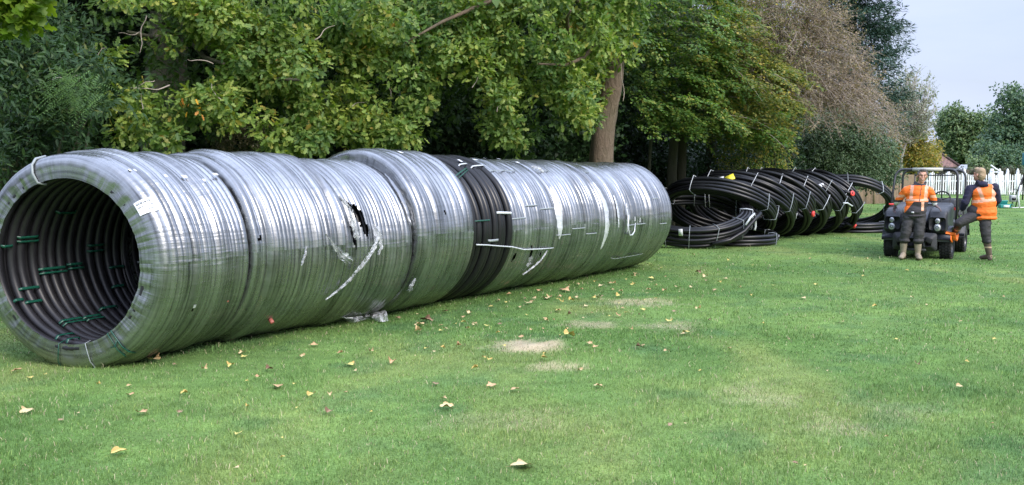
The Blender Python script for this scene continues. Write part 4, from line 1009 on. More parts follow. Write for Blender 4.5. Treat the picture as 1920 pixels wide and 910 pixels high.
g1 = thing('beech_tree', 'layered green beech with a pale slender trunk right of the leaning oak trunk', 'tree', (*G(1262, 372)[:2]*0+P(1262, 330, 26)[:2], 0))
C_ = region(430, [(1165, -60), (1150, 90), (1172, 190), (1185, 235), (1230, 232), (1290, 246), (1325, 235), (1360, 130), (1330, -60)], 23.5, .9)
spray_tree(g1, C_, .75, 95, .085, M['beechg'], out, twig=(.010, 6, 'barkdark'))
mb = MB()
trunk_mesh(mb, [P(1258, 345, 26)*[1, 1, 0], P(1260, 300, 26), P(1265, 230, 26), P(1275, 100, 26), P(1280, -200, 26)], [.17, .13, .11, .09, .05], 4, 10)
for i in range(12): limb(mb, P(1268, 200-i*16, 26), C_[i*9], .05, .008, 7, .2, i, 5)
mb.build('trunk', M['barkpale'], g1)
g2 = thing('beech_tree', 'yellowing layered beech with a dark straight trunk above the front of the black pile', 'tree', (P(1332, 330, 27)[0], 27, 0))
C_ = region(430, [(1290, -60), (1300, 60), (1270, 150), (1300, 235), (1350, 250), (1390, 262), (1455, 240), (1480, 200), (1480, 130), (1395, 60), (1345, -60)], 24.5, .9)
spray_tree(g2, C_, .8, 88, .088, [M['beechg'], M['beechy']], out, twig=(.011, 5, 'twig'), matf=lambda c: 1 if (RNG.random() < .25+.6*(c[2] > 3.1)+.15*(pxof(c) > 1400)) else 0)
mb = MB(); trunk_mesh(mb, [P(1332, 345, 27)*[1, 1, 0], P(1333, 300, 27), P(1334, 240, 27), P(1345, 60, 27), P(1350, -200, 27)], [.24, .16, .13, .12, .06], 5, 12)
for i in range(14): limb(mb, P(1338, 200-i*16, 27), C_[i*11], .05, .008, 7, .2, i+40, 5)
mb.build('trunk', M['barkdark'], g2)
for nm_, (x0, x1), rr_, mt_, lb_ in (('sapling', (1212, 1226), .045, 'barkpale', 'thin pale sapling stem leaning right, just right of the thick oak trunk'), ('young_tree', (1276, 1283), .11, 'barkdark', 'darker trunk standing close behind the pale beech trunk')):
    rt_ = thing(nm_, lb_, 'tree', (P(x0, 330, 25.5)[0], 25.5, 0)); mb = MB()
    trunk_mesh(mb, [P(x0, 345, 25.5)*[1, 1, 0], P((x0+x1)/2, 280, 25.5), P(x1, 210, 25.5), P(x1+8, 60, 25.5)], [rr_*1.2, rr_, rr_*.9, rr_*.5], 6, 8); mb.build('trunk', M[mt_], rt_)
    mb = MB(); clump_leaves(mb, [P(x1+RNG.normal(0, 18), RNG.uniform(60, 190), 25.5+RNG.normal(0, .5)) for _ in range(26)], .4, 50, .09, 'diamond', ros=5); mb.build('crown', M['beechg'], rt_)
hd = thing('laurel_hedge', 'low dark glossy laurel hedge behind the black pile under the beeches', 'hedge', (P(1330, 330, 28)[0], 28, 0))
mb = MB(); clump_leaves(mb, [[Y_*(a-960)/FOC, Y_, z_] for a, Y_, z_ in zip(RNG.uniform(1150, 1500, 260), RNG.uniform(26.6, 28.6, 260), RNG.uniform(.1, 2.35, 260))], .42, 90, .12, 'oval', ros=6); mb.build('foliage', M['laurel'], hd)
fv = thing('weeping_shrub', 'pale yellowish-green shrub with hanging sprays in the gap beside the dark beech trunk', 'shrub', (P(1395, 330, 27)[0], 26.3, 0))
C_ = np.array([P(a, b_, 26+RNG.normal(0, .3)) for a, b_ in zip(RNG.uniform(1345, 1475, 110), RNG.uniform(228, 312, 110))])
spray_tree(fv, C_, .5, 40, .07, [M['beechy'], M['beechg']], lambda c: np.array([.2, -.5, -1.2]), matf=lambda c: int(RNG.random() < .5), twig=(.008, 5, 'barkdark'))

# ---- the nearly bare tree with fine brownish twigs
bt = thing('bare_tree', 'nearly bare tree with a haze of fine pinkish-brown twigs, between beech and dark conifer', 'tree', (P(1490, 330, 29)[0], 29, 0))
o_ = P(1450, 150, 29)
tw = MB(); sl = MB(); rt = MB()
trunk_mesh(rt, [P(1490, 350, 29)*[1, 1, 0], P(1480, 250, 29), P(1450, 120, 29), P(1430, -100, 29)], [.22, .18, .14, .08], 7, 10)
tp_poly = [(1330, -60), (1545, -60), (1590, 20), (1610, 70), (1640, 120), (1655, 170), (1680, 215), (1700, 262), (1670, 262), (1600, 235), (1540, 240), (1500, 232), (1440, 180), (1360, 120), (1320, 40)]
ends = region(560, tp_poly, lambda p_: 24.6+max(0, p_-1400)*.006, .9)
R2 = np.random.default_rng(5)
for i, e in enumerate(ends):
    s0 = o_+(e-o_)*R2.uniform(.35, .6)+R2.normal(size=3)*.3; s0[2] += .25
    L = np.linalg.norm(e-s0)
    p_ = limb(tw, s0, e, .012, .004, 6, .25, i, 3, sag=.08)
    for k in range(9):
        a = p_[R2.integers(1, 6)]; d = norm((e-s0)/L*.8+R2.normal(size=3)*.55+[.15, -.1, -.12]); l_ = R2.uniform(.25, .7)
        q = np.array([a, a+d*l_*.5+R2.normal(size=3)*.02, a+d*l_+[0, 0, -.06]]); tw.tube(q, [.0055, .004, .0025], 3, cap=False)
        m = 9; t_ = R2.random(m)[:, None]; pos = a+d*l_*t_+R2.normal(size=(m, 3))*.03
        leaves(sl, pos, R2.normal(size=(m, 3))+[0, 0, -.4], R2.normal(size=(m, 3))+[0, -.4, .5], .05*(.5+R2.random(m)), 'diamond', int(pxof(a)+R2.normal(0, 50) < 1440))
for i in range(16):
    e = ends[i*31 % len(ends)]; limb(rt, P(1470-i*4, 230-i*17, 29), e*[1, 1, 1]+[0, .3, .1], .055, .012, 9, .25, i+70, 6, sag=.12)
rt.build('trunk', M['barkdark'], bt); tw.build('branch', M['twig'], bt); sl.build('leaves', [M['sere'], M['beechy']], bt)

# ---- dark round bush at the end of the wood
hb = thing('holly_bush', 'big rounded dark grey-green bush behind the end of the black pile', 'bush', (P(1590, 330, 31)[0], 31, 0))
C_ = []
while len(C_) < 330:
    a, b_ = RNG.uniform(1470, 1688), RNG.uniform(205, 345); ex = ((a-1585)/103)**2+((b_-318)/108)**2
    if ex < 1: C_.append(P(a, b_, 30.2-1.4*math.sqrt(1-ex)+RNG.normal(0, .15)))
mb = MB(); clump_leaves(mb, C_, .30, 150, .062, 'diamond', ros=6, zmin=.02)
C_ = np.array(C_)+[0, 1.3, 0]; clump_leaves(mb, C_, .5, 60, .1, 'diamond', ros=6, zmin=.02)
mb.build('crown', M['holly'], hb)
mb = MB(); limb(mb, (hb.location.x, 31.4, 0), (hb.location.x, 31.4, 2.6), .14, .05, 6, .1, 1); mb.build('trunk', M['barkdark'], hb)

# ---- tall dark conifer
cf = thing('conifer_tree', 'tall dark conifer with drooping jagged branches rising against the sky', 'tree', (P(1590, 330, 42)[0], 42, 0))
mb = MB(); rt = MB(); cx = cf.location.x
rt.tube([(cx, 42, 0), (cx, 42, 7), (cx, 42, 14)], [.3, .22, .05], 10); rt.build('trunk', M['barkdark'], cf)
R3 = np.random.default_rng(9)
for i in range(620):
    z = R3.uniform(3.4, 12.5); Rm = 3.35*(1-(z-3)/16)*(1 if z > 5 else .8)*R3.uniform(.70, 1.06); a = R3.uniform(0, 2*PI)
    d = np.array([math.cos(a), math.sin(a), 0]); n_ = 30; q = R3.random(n_)**.6
    pos = np.array([cx, 42, z])+d*(q*Rm)[:, None]+np.array([0, 0, 1.0])*(-.55*q+.55*q**2.5)[:, None]*Rm*.5
    side = np.array([-d[1], d[0], 0]); w_ = R3.normal(size=n_)*.20*(1.15-q); pos = pos+side*w_[:, None]+np.array([0, 0, -1])*np.abs(R3.normal(size=n_))[:, None]*.12
    for _ in range(4):
        leaves(mb, pos+R3.normal(size=(n_, 3))*.10, d*.9+R3.normal(size=(n_, 3))*.5+[0, 0, -.15], R3.normal(size=(n_, 3))*.5+[0, -.3, 1], .22*(.5+.7*R3.random(n_)), 'needle')
mb.build('crown', M['conifer'], cf)

# ---- pale twiggy tree against the sky, ochre tree below it
pt_ = thing('silver_twig_tree', 'pale twiggy half-bare tree against the sky above the yellow tree', 'tree', (P(1695, 330, 47)[0], 47, 0))
tw = MB(); sl = MB(); o_ = P(1700, 265, 47)
tw.tube([P(1692, 345, 47)*[1, 1, 0], P(1690, 300, 47), o_], [.07, .055, .04], 6)
R4 = np.random.default_rng(3)
for i in range(230):
    while True:
        a, b_ = R4.uniform(1650, 1758), R4.uniform(130, 266)
        if ((a-1706)/50)**2+((b_-200)/68)**2 < 1: break
    e = P(a, b_, 47+R4.normal(0, .8)); p_ = limb(tw, o_+(e-o_)*R4.uniform(0, .45)+R4.normal(size=3)*.12, e, .030, .010, 6, .3, i+300, 3)
    for k in range(5):
        a_ = p_[R4.integers(2, 6)]; d = norm(norm(e-o_)+R4.normal(size=3)*.7); l_ = R4.uniform(.2, .6); tw.tube([a_, a_+d*l_*.5, a_+d*l_+[0, 0, .03]], [.009, .006, .004], 3, cap=False)
        m = 5; leaves(sl, a_+d*l_*R4.random((m, 1))+R4.normal(size=(m, 3))*.06, R4.normal(size=(m, 3)), R4.normal(size=(m, 3))+[0, -.5, .5], .11*(.5+R4.random(m)), 'diamond')
tw.build('branch', M['twigpale'], pt_); sl.build('leaves', leaf_mat('silver_leaves', [(0, (.20, .22, .18)), (1, (.36, .37, .33))], trans=.2), pt_)
def far_tree(label, name, px, py0, py1, rx, Yd, mats, nclump, per, size, rad, trunk=True, seed=0, flat=.9, lumps=None, kind='diamond', tr_px=None):
    r = np.random.default_rng(seed+700); cy = (py0+py1)/2; ry = (py1-py0)/2
    rt = thing(name, label, 'tree', (P(px, 330, Yd)[0], Yd, 0)); C_ = []
    L_ = lumps or [(r.uniform(-.55, .55), r.uniform(-.6, .6), r.uniform(.38, .6)) for _ in range(9)]
    while len(C_) < nclump:
        lx, ly, lr = L_[r.integers(len(L_))]; u = norm(r.normal(size=3))*r.random()**.4*lr
        ax = (lx+u[0]); ay = (ly+u[1])
        if ax*ax+ay*ay > 1.05: continue
        sx = rx/FOC*Yd; C_.append(P(px+ax*rx, cy+ay*ry, Yd+u[2]*sx-abs(.3*sx)*(1-ax*ax)))
    mb = MB(); clump_leaves(mb, C_, rad, per, size, kind, ros=5, flat=flat, rng=r, zmin=.1); mb.build('crown', mats, rt)
    mb = MB(); b_ = P(tr_px or px, 330, Yd); b_[2] = -.05; tk = min(1.0, rx/60)**1.6; limb(mb, b_, P(px, cy, Yd), .005*Yd*tk, .0025*Yd*tk, 6, .06, seed)
    for i in range(7): limb(mb, P(px, cy+ry*.6-i*ry*.15, Yd), C_[(i*5) % len(C_)], .02*Yd/14, .01, 6, .2, i+seed, 5)
    mb.build('trunk', M['barkdark'], rt); return rt
far_tree('small tree with yellow-ochre leaves beside the bungalow roof', 'ochre_tree', 1708, 236, 330, 50, 50, M['ochre'], 90, 80, .14, .50, seed=1, lumps=[(-.5, .3, .5), (0, -.15, .55), (.45, .25, .5), (-.25, -.55, .35), (.3, -.45, .35), (.7, .5, .35), (0, .5, .6)])
far_tree('broad mid-green tree with pale highlights left of the big dark tree, behind the bungalow', 'broadleaf_tree', 1822, 192, 345, 66, 88, M['far_a'], 330, 90, .30, .95, seed=2)
far_tree('largest dark green tree at the right edge, rising above the white fence', 'broadleaf_tree', 1925, 152, 350, 88, 78, M['far_b'], 420, 90, .28, .95, seed=3)
far_tree('low dark bushy tree behind the white fence at the right', 'broadleaf_tree', 1872, 268, 345, 60, 74, M['far_b'], 200, 90, .24, .7, seed=4)
far_tree('low rounded green shrub behind the fence beside the man seen from behind', 'garden_shrub', 1836, 292, 345, 22, 69, M['far_a'], 70, 70, .16, .45, seed=6)
far_tree('dark tangled shrub behind the buggy cage, under the yellow tree', 'garden_shrub', 1706, 300, 372, 44, 52, M['far_b'], 110, 80, .14, .42, seed=7)
far_tree('thin yellowish sapling at the left of the house roof', 'sapling', 1752, 262, 322, 13, 60, M['ochre'], 26, 40, .12, .35, seed=8)
# ------------------------------------------------------------------ white picket fence, board fence, bungalow, garden things
M['white'] = simple('white_paint', (.78, .79, .80), .5, var=.05)
M['board'] = simple('weathered_boards', (.30, .22, .15), .85, var=.3, scale=6)
t = NT('roof_tiles'); v = t.coord('Object'); br = t.n('ShaderNodeTexBrick'); t.link(t.coord('UV', (1, 1, 1)), br.inputs['Vector'])
br.inputs['Scale'].default_value = 1.0; br.inputs['Brick Width'].default_value = .28; br.inputs['Row Height'].default_value = .26; br.inputs['Mortar Size'].default_value = .02
br.inputs['Color1'].default_value = (.16, .085, .065, 1); br.inputs['Color2'].default_value = (.22, .12, .09, 1); br.inputs['Mortar'].default_value = (.06, .035, .03, 1)
M['tiles'] = t.end(t.pbsdf(color=br.outputs['Color'], rough=.85, normal=t.bump(br.outputs['Fac'], .5, -.03)))
M['brick'] = simple('brick_wall', (.20, .12, .09), .9, var=.35, scale=5)
M['pane'] = simple('window_glass', (.05, .06, .07), .1, var=.2)
M['greymetal'] = simple('grey_metal', (.35, .37, .38), .45, .3)
def picket_fence(pxs, Y0, Y1, label, h=1.52, dip=.28):
    a = P(pxs[0], 330, Y0); b = P(pxs[-1], 330, Y1); root = thing('picket_fence', label, 'fence', (a[0], a[1], 0))
    pts_ = []
    for i, px in enumerate(pxs):
        Yd = Y0+(Y1-Y0)*i/(len(pxs)-1); p_ = P(px, 330, Yd); pts_.append(p_)
        m = MB(); m.box((p_[0], p_[1], h*.5+.02), (.13, .13, h+.08)); m.lathe([(.09, 0), (.10, .03), (.05, .06), (.065, .12), (.0001, .19)], (p_[0], p_[1], h+.06), n=10)
        m.build('post', M['white'], root)
    for i in range(len(pts_)-1):
        p0, p1 = pts_[i], pts_[i+1]; m = MB(); L = np.linalg.norm(p1[:2]-p0[:2]); n_ = max(4, int(L/.135)); ang = math.atan2(p1[1]-p0[1], p1[0]-p0[0])
        for k in range(1, n_):
            q = k/n_; c = p0+(p1-p0)*q; hh = h-dip*math.sin(q*PI)**.8+.02
            m.box((c[0], c[1]-.03, hh*.5+.06), (.075, .02, hh-.06), ang)
            m.loft([[(c[0]-.037*math.cos(ang), c[1]-.04, hh+.03), (c[0]+.037*math.cos(ang), c[1]-.04, hh+.03), (c[0]+.037*math.cos(ang), c[1]-.02, hh+.03), (c[0]-.037*math.cos(ang), c[1]-.02, hh+.03)],
                    [(c[0]-.004, c[1]-.04, hh+.09), (c[0]+.004, c[1]-.04, hh+.09), (c[0]+.004, c[1]-.02, hh+.09), (c[0]-.004, c[1]-.02, hh+.09)]])
        m.build('picket_panel', M['white'], root, smooth=False)
        for z in (.28, h*.62):
            m = MB(); c = (p0+p1)/2; m.box((c[0], c[1]+.02, z), (L, .04, .10 if z < 1 else .13), ang); m.build('rail', M['white'], root)
picket_fence([1716, 1747, 1778, 1808, 1836, 1858], 61, 61, 'white picket fence with dipping tops behind the buggy and the two men')
picket_fence([1861, 1874, 1889, 1908, 1928, 1950], 60.4, 60.4, 'white picket fence with closely spaced posts at the right edge')
m = MB(); rt = thing('board_fence', 'weathered brown board fence half hidden behind the bush and buggy', 'fence', (P(1670, 330, 46)[0], 46, 0))
for i in range(46):
    px = 1600+i*2.6; c = P(px, 330, 46+i*.03); m.box((c[0], c[1]+.01*(i % 2), .72), (.066, .02, 1.44+.02*math.sin(i*3)))
m.build('boards', M['board'], rt, smooth=False)
for px in (1640, 1663, 1688):
    c = P(px, 330, 45.9); m = MB(); m.box((c[0], c[1], .76), (.10, .08, 1.52)); m.build('post', M['board'], rt)
# bungalow
Yh = 68.0; ho = P(1700, 330, Yh); hs = thing('bungalow', 'low brick bungalow with a brown tiled hip roof behind the yellow tree', 'house', (ho[0], Yh, 0))
x1 = P(1799, 330, Yh)[0]; x0 = x1-12; ze = P(1799, 313, Yh)[2]; xr = P(1738, 330, Yh+4.3)[0]; zr = P(1742, 272, Yh+4.3)[2]
m = MB(); m.box(((x0+x1)/2-.2, Yh+4.4, ze/2), (12-.9, 8, ze)); m.build('wall', M['brick'], hs, smooth=False)
def slope(mb_, quad):
    q = np.array(quad, float); e = norm(q[1]-q[0]); L = np.linalg.norm(q[1]-q[0]); up_ = q[3]-q[0]; up_ -= e*(up_@e); H_ = np.linalg.norm(up_); u_ = up_/H_
    uv = np.stack([(q-q[0])@e, (q-q[0])@u_], -1); mb_.add(q, [np.array([[0, 1, 2, 3]])], 0, uv)
m = MB(); yb, yf = Yh+8.6, Yh; ym = (yb+yf)/2; xl = x0+4
slope(m, [(x0-.3, yf, ze), (x1, yf, ze), (xr, ym, zr), (xl, ym, zr)]); slope(m, [(x1, yf, ze), (x1, yb, ze), (xr+.01, ym+.01, zr), (xr, ym, zr)])
slope(m, [(x1, yb, ze), (x0-.3, yb, ze), (xl, ym, zr), (xr, ym, zr)]); slope(m, [(x0-.3, yb, ze), (x0-.3, yf, ze), (xl, ym, zr), (xl, ym+.01, zr)])
rf = m.build('roof', M['tiles'], hs, smooth=False)
m = MB(); m.tube([(x1, yf, ze+.06), (xr, ym, zr+.05), (xl, ym, zr+.05)], .09, 6); m.build('ridge_tiles', M['tiles'], rf)
m = MB(); m.box(((x0+x1)/2-.15, Yh+.03, ze-.10), (12.1, .06, .16)); m.box((x1-.03, Yh+4.3, ze-.10), (.06, 8.5, .16)); m.build('gutter', simple('dark_gutter', (.05, .035, .03), .6), hs)
for px, wd_ in ((1752, 1.6), (1780, 1.2)):
    c = P(px, 325, Yh+.3); w_ = MB(); w_.box((c[0], Yh+.36, 1.15), (wd_, .10, 1.0)); wo_ = w_.build('window', M['white'], hs)
    for dx in (-.25, .25): w_ = MB(); w_.box((c[0]+dx*wd_, Yh+.30, 1.15), (wd_*.42, .03, .84)); w_.build('pane', M['pane'], wo_)
gx = thing('lean_to', 'pale grey sloping lean-to roof beside the bungalow eave', 'shed', (P(1806, 330, 66)[0], 66, 0))
a, b_, c, d = P(1790, 319, 65.5), P(1813, 317, 65.5), P(1814, 309, 68), P(1802, 309, 68); m = MB()
m.add([a, b_, c, d, a-[0, 0, .06], b_-[0, 0, .06], c-[0, 0, .06], d-[0, 0, .06]], [np.array([[0, 1, 2, 3], [7, 6, 5, 4], [0, 4, 5, 1], [1, 5, 6, 2], [2, 6, 7, 3], [3, 7, 4, 0]])]); m.build('roof', M['greymetal'], gx, smooth=False)
m = MB(); cc = (a+b_+c+d)/4; m.box((cc[0], cc[1]+.4, (cc[2]-.2)/2), (.7, 1.4, cc[2]-.2)); m.build('wall', M['board'], gx, smooth=False)
hg = thing('garden_hedge', 'clipped dark brownish hedge running behind the white picket fence', 'hedge', (P(1830, 330, 64)[0], 64, 0))
mb = MB(); cs = [[63.6*(px-960)/FOC, 63.6+RNG.uniform(0, .6), z_] for px, z_ in zip(RNG.uniform(1725, 1925, 420), RNG.uniform(.1, 1.72, 420))]
clump_leaves(mb, cs, .3, 60, .09, 'diamond', ros=5); mb.build('foliage', leaf_mat('hedge_leaves', [(0, (.05, .05, .03)), (.6, (.08, .07, .045)), (1, (.12, .12, .05))], trans=.1), hg)
# white-framed thing behind the fence
ar = thing('garden_trellis', 'small white open frame above the picket fence, right of the man in the vest', 'trellis', (P(1871, 330, 62.5)[0], 62.5, 0))
a = P(1861, 322, 62.5); b_ = P(1879, 322, 62.5)
for x in (a[0], b_[0]): m = MB(); m.box((x, 62.5, a[2]/2), (.09, .09, a[2])); m.build('upright', M['white'], ar)
for z in (a[2]-.04, a[2]-.48): m = MB(); m.box(((a[0]+b_[0])/2, 62.5, z), (b_[0]-a[0]+.09, .085, .09)); m.build('crossbar', M['white'], ar)
m = MB(); m.tube([P(1858, 310, 62.6), P(1866, 316, 62.6), P(1876, 322, 62.5)], .05, 6); m.build('brace', M['white'], ar)
# equipment on the far grass
gb = G(1883, 391); bx = thing('teal_case', 'small open teal case lying on the grass beyond the man in the vest', 'case', (gb[0], gb[1], 0))
m = MB(); m.box((gb[0], gb[1], .10), (.46, .26, .16)); bevel(m.build('case_body', M['teal'], bx), .02)
m = MB(); m.box((gb[0]-.04, gb[1]+.10, .24), (.44, .05, .24), rx=.4); bevel(m.build('lid', M['teal'], bx), .015)
m = MB(); m.box((gb[0]+.02, gb[1]-.14, .09), (.26, .02, .10)); m.build('pale_panel', M['paper'], bx)
m = MB(); m.tube([(gb[0]+.22, gb[1], .16), (gb[0]+.32, gb[1]-.05, .19), (gb[0]+.38, gb[1]-.05, .08)], .018, 6); m.build('handle', M['teal'], bx)
g_ = G(1911, 390); tp = thing('survey_tripod', 'dark tripod with a teal box on its pole at the right edge', 'tripod', (g_[0], g_[1], 0))
top = g_+[.15, 0, 1.45]
for dx, dy in ((-.42, -.05), (.45, -.1), (.1, .5)): m = MB(); m.tube([g_+[dx, dy, 0], top], [.022, .032], 8); m.build('leg', M['pipe'], tp)
m = MB(); m.tube([g_+[.13, 0, .35], g_+[.2, 0, 2.5]], .03, 8); m.build('pole', M['pipe'], tp)
m = MB(); m.box(g_+[.19, 0, 2.15], (.24, .2, .55)); bevel(m.build('teal_box', simple('blue_teal', (.02, .16, .22), .4), tp), .03)
m = MB(); m.tube([g_+[-.05, -.1, 0], g_+[-.12, -.1, .5], g_+[-.02, -.1, 1.0]], .045, 8); m.build('white_leg', M['white'], tp)
m = MB(); m.box(g_+[-.36, -.1, .42], (.26, .2, .30)); bevel(m.build('control_box', M['greymetal'], tp), .03)
m = MB(); m.box(g_+[-.36, -.21, .40], (.16, .02, .12)); m.build('screen', M['pipe'], tp)
m = MB(); m.tube([g_+[-.45, -.1, .0], g_+[.4, -.1, .02]], .03, 6); m.build('skid', M['white'], tp)
m = MB(); m.tube([g_+[-.4, -.1, .6], g_+[-.28, -.1, .85], g_+[.0, -.1, .7], g_+[.05, 0, 1.1]], .018, 6); m.build('hose', M['pipe'], tp)

# ------------------------------------------------------------------ the buggy
M['body'] = simple('buggy_plastic', (.035, .038, .044), .42, var=.2, scale=3, bump=.08, bscale=200)
M['bodydull'] = simple('buggy_underbody', (.045, .047, .052), .55, var=.3, scale=4)
M['cage'] = simple('cage_tube', (.05, .052, .056), .35, .2, var=.15)
M['tyre'] = simple('tyre_rubber', (.018, .018, .018), .8, var=.4, scale=12)
M['rim'] = simple('wheel_rim', (.16, .16, .17), .4, .5)
M['lamp'] = simple('headlight_lens', (.42, .44, .46), .2, .4, var=.1)
M['dark'] = simple('dark_recess', (.012, .012, .013), .6)
M['orange'] = simple('hi_vis_orange', (1.0, .185, .02), .7, var=.10, scale=5)
M['cream'] = simple('cream_padding', (.52, .52, .46), .6, var=.15)
BR = math.radians(-33)
bg_ = thing('utility_buggy', 'dark grey off-road utility buggy with roll cage, parked facing the camera', 'buggy', (7.82+.09*math.cos(BR), 18.11+.09*math.sin(BR), 0), BR); bg_.scale = (.87, 1, 1)
def B(m, name, mat, par=None, bv=0, smooth=True, T=None):
    o = m.build(name, M[mat], par or bg_, smooth=smooth, T=T)
    if bv: bevel(o, bv, 3)
    return o
def sect(y, x0, x1, z0, z1, r, n=5):         # rounded rectangle cross-section
    pts_ = []
    for cx, cz, a0 in ((x1-r, z1-r, 0), (x0+r, z1-r, PI/2), (x0+r, z0+r, PI), (x1-r, z0+r, 3*PI/2)):
        for k in range(n): a = a0+PI/2*k/(n-1); pts_.append((cx+r*math.cos(a), y, cz+r*math.sin(a)))
    return pts_
# side cowls carrying the headlights (sloping tops that curve into the fender)
for s, (xa, xb) in ((-1, (-.66, -.30)), (1, (.24, .62))):
    m = MB(); m.loft([sect(-.40, xa+.03, xb-.02, .56, .80, .05), sect(-.37, xa, xb, .50, .90, .07), sect(-.20, xa, xb, .49, .965, .07), sect(.10, xa-.01*0, xb, .50, 1.00, .07), sect(.42, xa, xb, .52, 1.02, .07), sect(.46, xa+.02, xb-.02, .55, .98, .05)])
    B(m, 'side_cowl', 'body')
    cx = (xa+xb)/2+.01*s
    for nm, z, r in (('headlight', .61, .072), ('headlight', .735, .052)):
        m = MB(); m.lathe([(.0001, -.028), (r*.55, -.030), (r*.85, -.020), (r, .0), (r, .06)], (cx, -.408, z), 'Y', 20); hl = B(m, nm, 'lamp')
        m = MB(); m.lathe([(r*.30, -.034), (r*.44, -.036), (r*.45, -.028)], (cx, -.408, z), 'Y', 16); m.lathe([(r*.98, -.002), (r*1.16, -.006), (r*1.2, .05)], (cx, -.408, z), 'Y', 20); B(m, 'bezel', 'dark', hl)
    # fender flare over the wheel
    m = MB(); rings = []
    for k in range(11):
        a = math.radians(15+150*k/10); ry, rz = .40*math.cos(a), .34*math.sin(a)
        w0, w1 = (s*.42, s*.70)
        rings.append([(w0, -ry, .30+rz), (w1, -ry*1.02, .29+rz*1.0), (w1, -ry*1.05, .27+rz*1.0), (w1-.02*s, -ry*.94, .255+rz*.95), (w0, -ry*.92, .26+rz*.95)])
    m.loft(rings); B(m, 'fender', 'body', smooth=True)
# centre bonnet, sloping down between the cowls
m = MB(); m.loft([sect(-.36, -.27, .21, .60, .70, .03), sect(-.30, -.29, .23, .58, .76, .04), sect(0, -.30, .24, .58, .86, .04), sect(.42, -.30, .24, .58, .98, .04)]); B(m, 'bonnet', 'body')
m = MB()
for k in range(5): m.box((-.03, -.345, .535+k*.032), (.44, .05, .014), rx=-.3)
B(m, 'grille', 'dark', smooth=False)
m = MB(); m.box((-.03, -.31, .60), (.46, .04, .17)); B(m, 'grille_surround', 'dark', bv=.01)
# bumper and lower body, tapering to the skid plate
m = MB(); m.loft([sect(-.46, -.36, .34, .24, .42, .05), sect(-.42, -.46, .44, .17, .50, .06), sect(-.15, -.44, .42, .14, .52, .06), sect(.35, -.42, .42, .14, .54, .05), sect(1.0, -.46, .46, .22, .50, .05), sect(2.15, -.46, .46, .30, .48, .05)]); B(m, 'lower_body', 'bodydull')
m = MB(); m.loft([sect(-.50, -.20, .18, .26, .40, .03), sect(-.455, -.24, .22, .22, .44, .03)]); B(m, 'bumper_panel', 'body')
for s in (-1, 1):
    m = MB(); m.box((s*.30-.01, -.475, .37), (.15, .05, .10), ry=s*.35); B(m, 'bumper_insert', 'dark', bv=.012)
m = MB(); m.box((-.01, -.48, .185), (.5, .04, .04)); B(m, 'skid_plate', 'bodydull', bv=.01)
# dash, floor, seats, bulkhead, cargo box
m = MB(); m.loft([sect(.44, -.62, .60, .62, 1.02, .06), sect(.60, -.62, .60, .70, 1.05, .08), sect(.70, -.58, .56, .72, .96, .06)]); B(m, 'dashboard', 'body')
m = MB(); m.box((0, 1.0, .47), (1.1, .9, .05)); B(m, 'floor_pan', 'dark', bv=.01)
for x in (-.30, .30):
    m = MB(); m.box((x, 1.18, .62), (.46, .45, .16)); st_ = B(m, 'seat', 'body', bv=.05)
    m = MB(); m.box((x, 1.42, .88), (.44, .12, .46), rx=-.15); B(m, 'seat_back', 'body', bv=.05)
m = MB(); m.box((0, 2.0, .80), (1.24, .95, .06)); 
for x in (-.61, .61): m.box((x, 2.0, .95), (.04, .95, .28))
m.box((0, 1.54, .95), (1.24, .04, .28)); m.box((0, 2.46, .95), (1.24, .04, .28)); B(m, 'cargo_box', 'bodydull', smooth=False)
m = MB(); m.tube([(.63, 1.5, 1.02), (.66, 1.9, 1.03), (.63, 2.4, 1.02)], .02, 8); B(m, 'cargo_rail', 'cage')
for s in (-1, 1):
    m = MB(); rings = []
    for k in range(11):
        a = math.radians(10+160*k/10); ry, rz = .38*math.cos(a), .34*math.sin(a)
        rings.append([(s*.42, 1.8-ry, .30+rz), (s*.72, 1.8-ry, .29+rz), (s*.72, 1.8-ry*1.03, .265+rz), (s*.42, 1.8-ry*.93, .265+rz*.95)])
    m.loft(rings); B(m, 'fender', 'bodydull')
    m = MB(); m.box((s*.60, .85, .58), (.06, .75, .22)); B(m, 'sill_panel', 'body', bv=.02)
# wheels with knobbly treads
def wheel(x, y, s, lab=None):
    c = np.array([x, y, .245]); m = MB(); m.lathe([(.13, -.11), (.19, -.125), (.225, -.115), (.237, -.08), (.24, 0), (.237, .08), (.225, .115), (.19, .125), (.13, .11)], c, 'X', 36)
    wt = B(m, 'wheel', 'tyre'); m = MB()
    for k in range(26):
        a = 2*PI*k/26
        for j, dx in enumerate((-.095, -.032, .032, .095)):
            aa = a+(.12 if j % 2 else 0); pc = c+np.array([dx, math.cos(aa)*.243, math.sin(aa)*.243]); m.box(pc, (.042, .036, .034), rx=aa+PI/2)
    B(m, 'tread_knobs', 'tyre', wt, smooth=False)
    m = MB(); m.lathe([(.0001, s*.055), (.05, s*.06), (.06, s*.03), (.105, s*.02), (.135, s*.10), (.142, s*.112), (.142, s*.09), (.12, s*.0)], c, 'X', 28); B(m, 'rim', 'rim', wt)
for x, y, s in ((-.575, 0, -1), (.575, 0, 1), (-.575, 1.8, -1), (.575, 1.8, 1)): wheel(x, y, s)
for s in (-1, 1):
    m = MB(); m.tube([(s*.3, -.02, .30), (s*.5, 0, .25)], .022, 8); m.tube([(s*.32, .1, .52), (s*.48, .02, .28)], .03, 8); B(m, 'suspension_arm', 'bodydull')
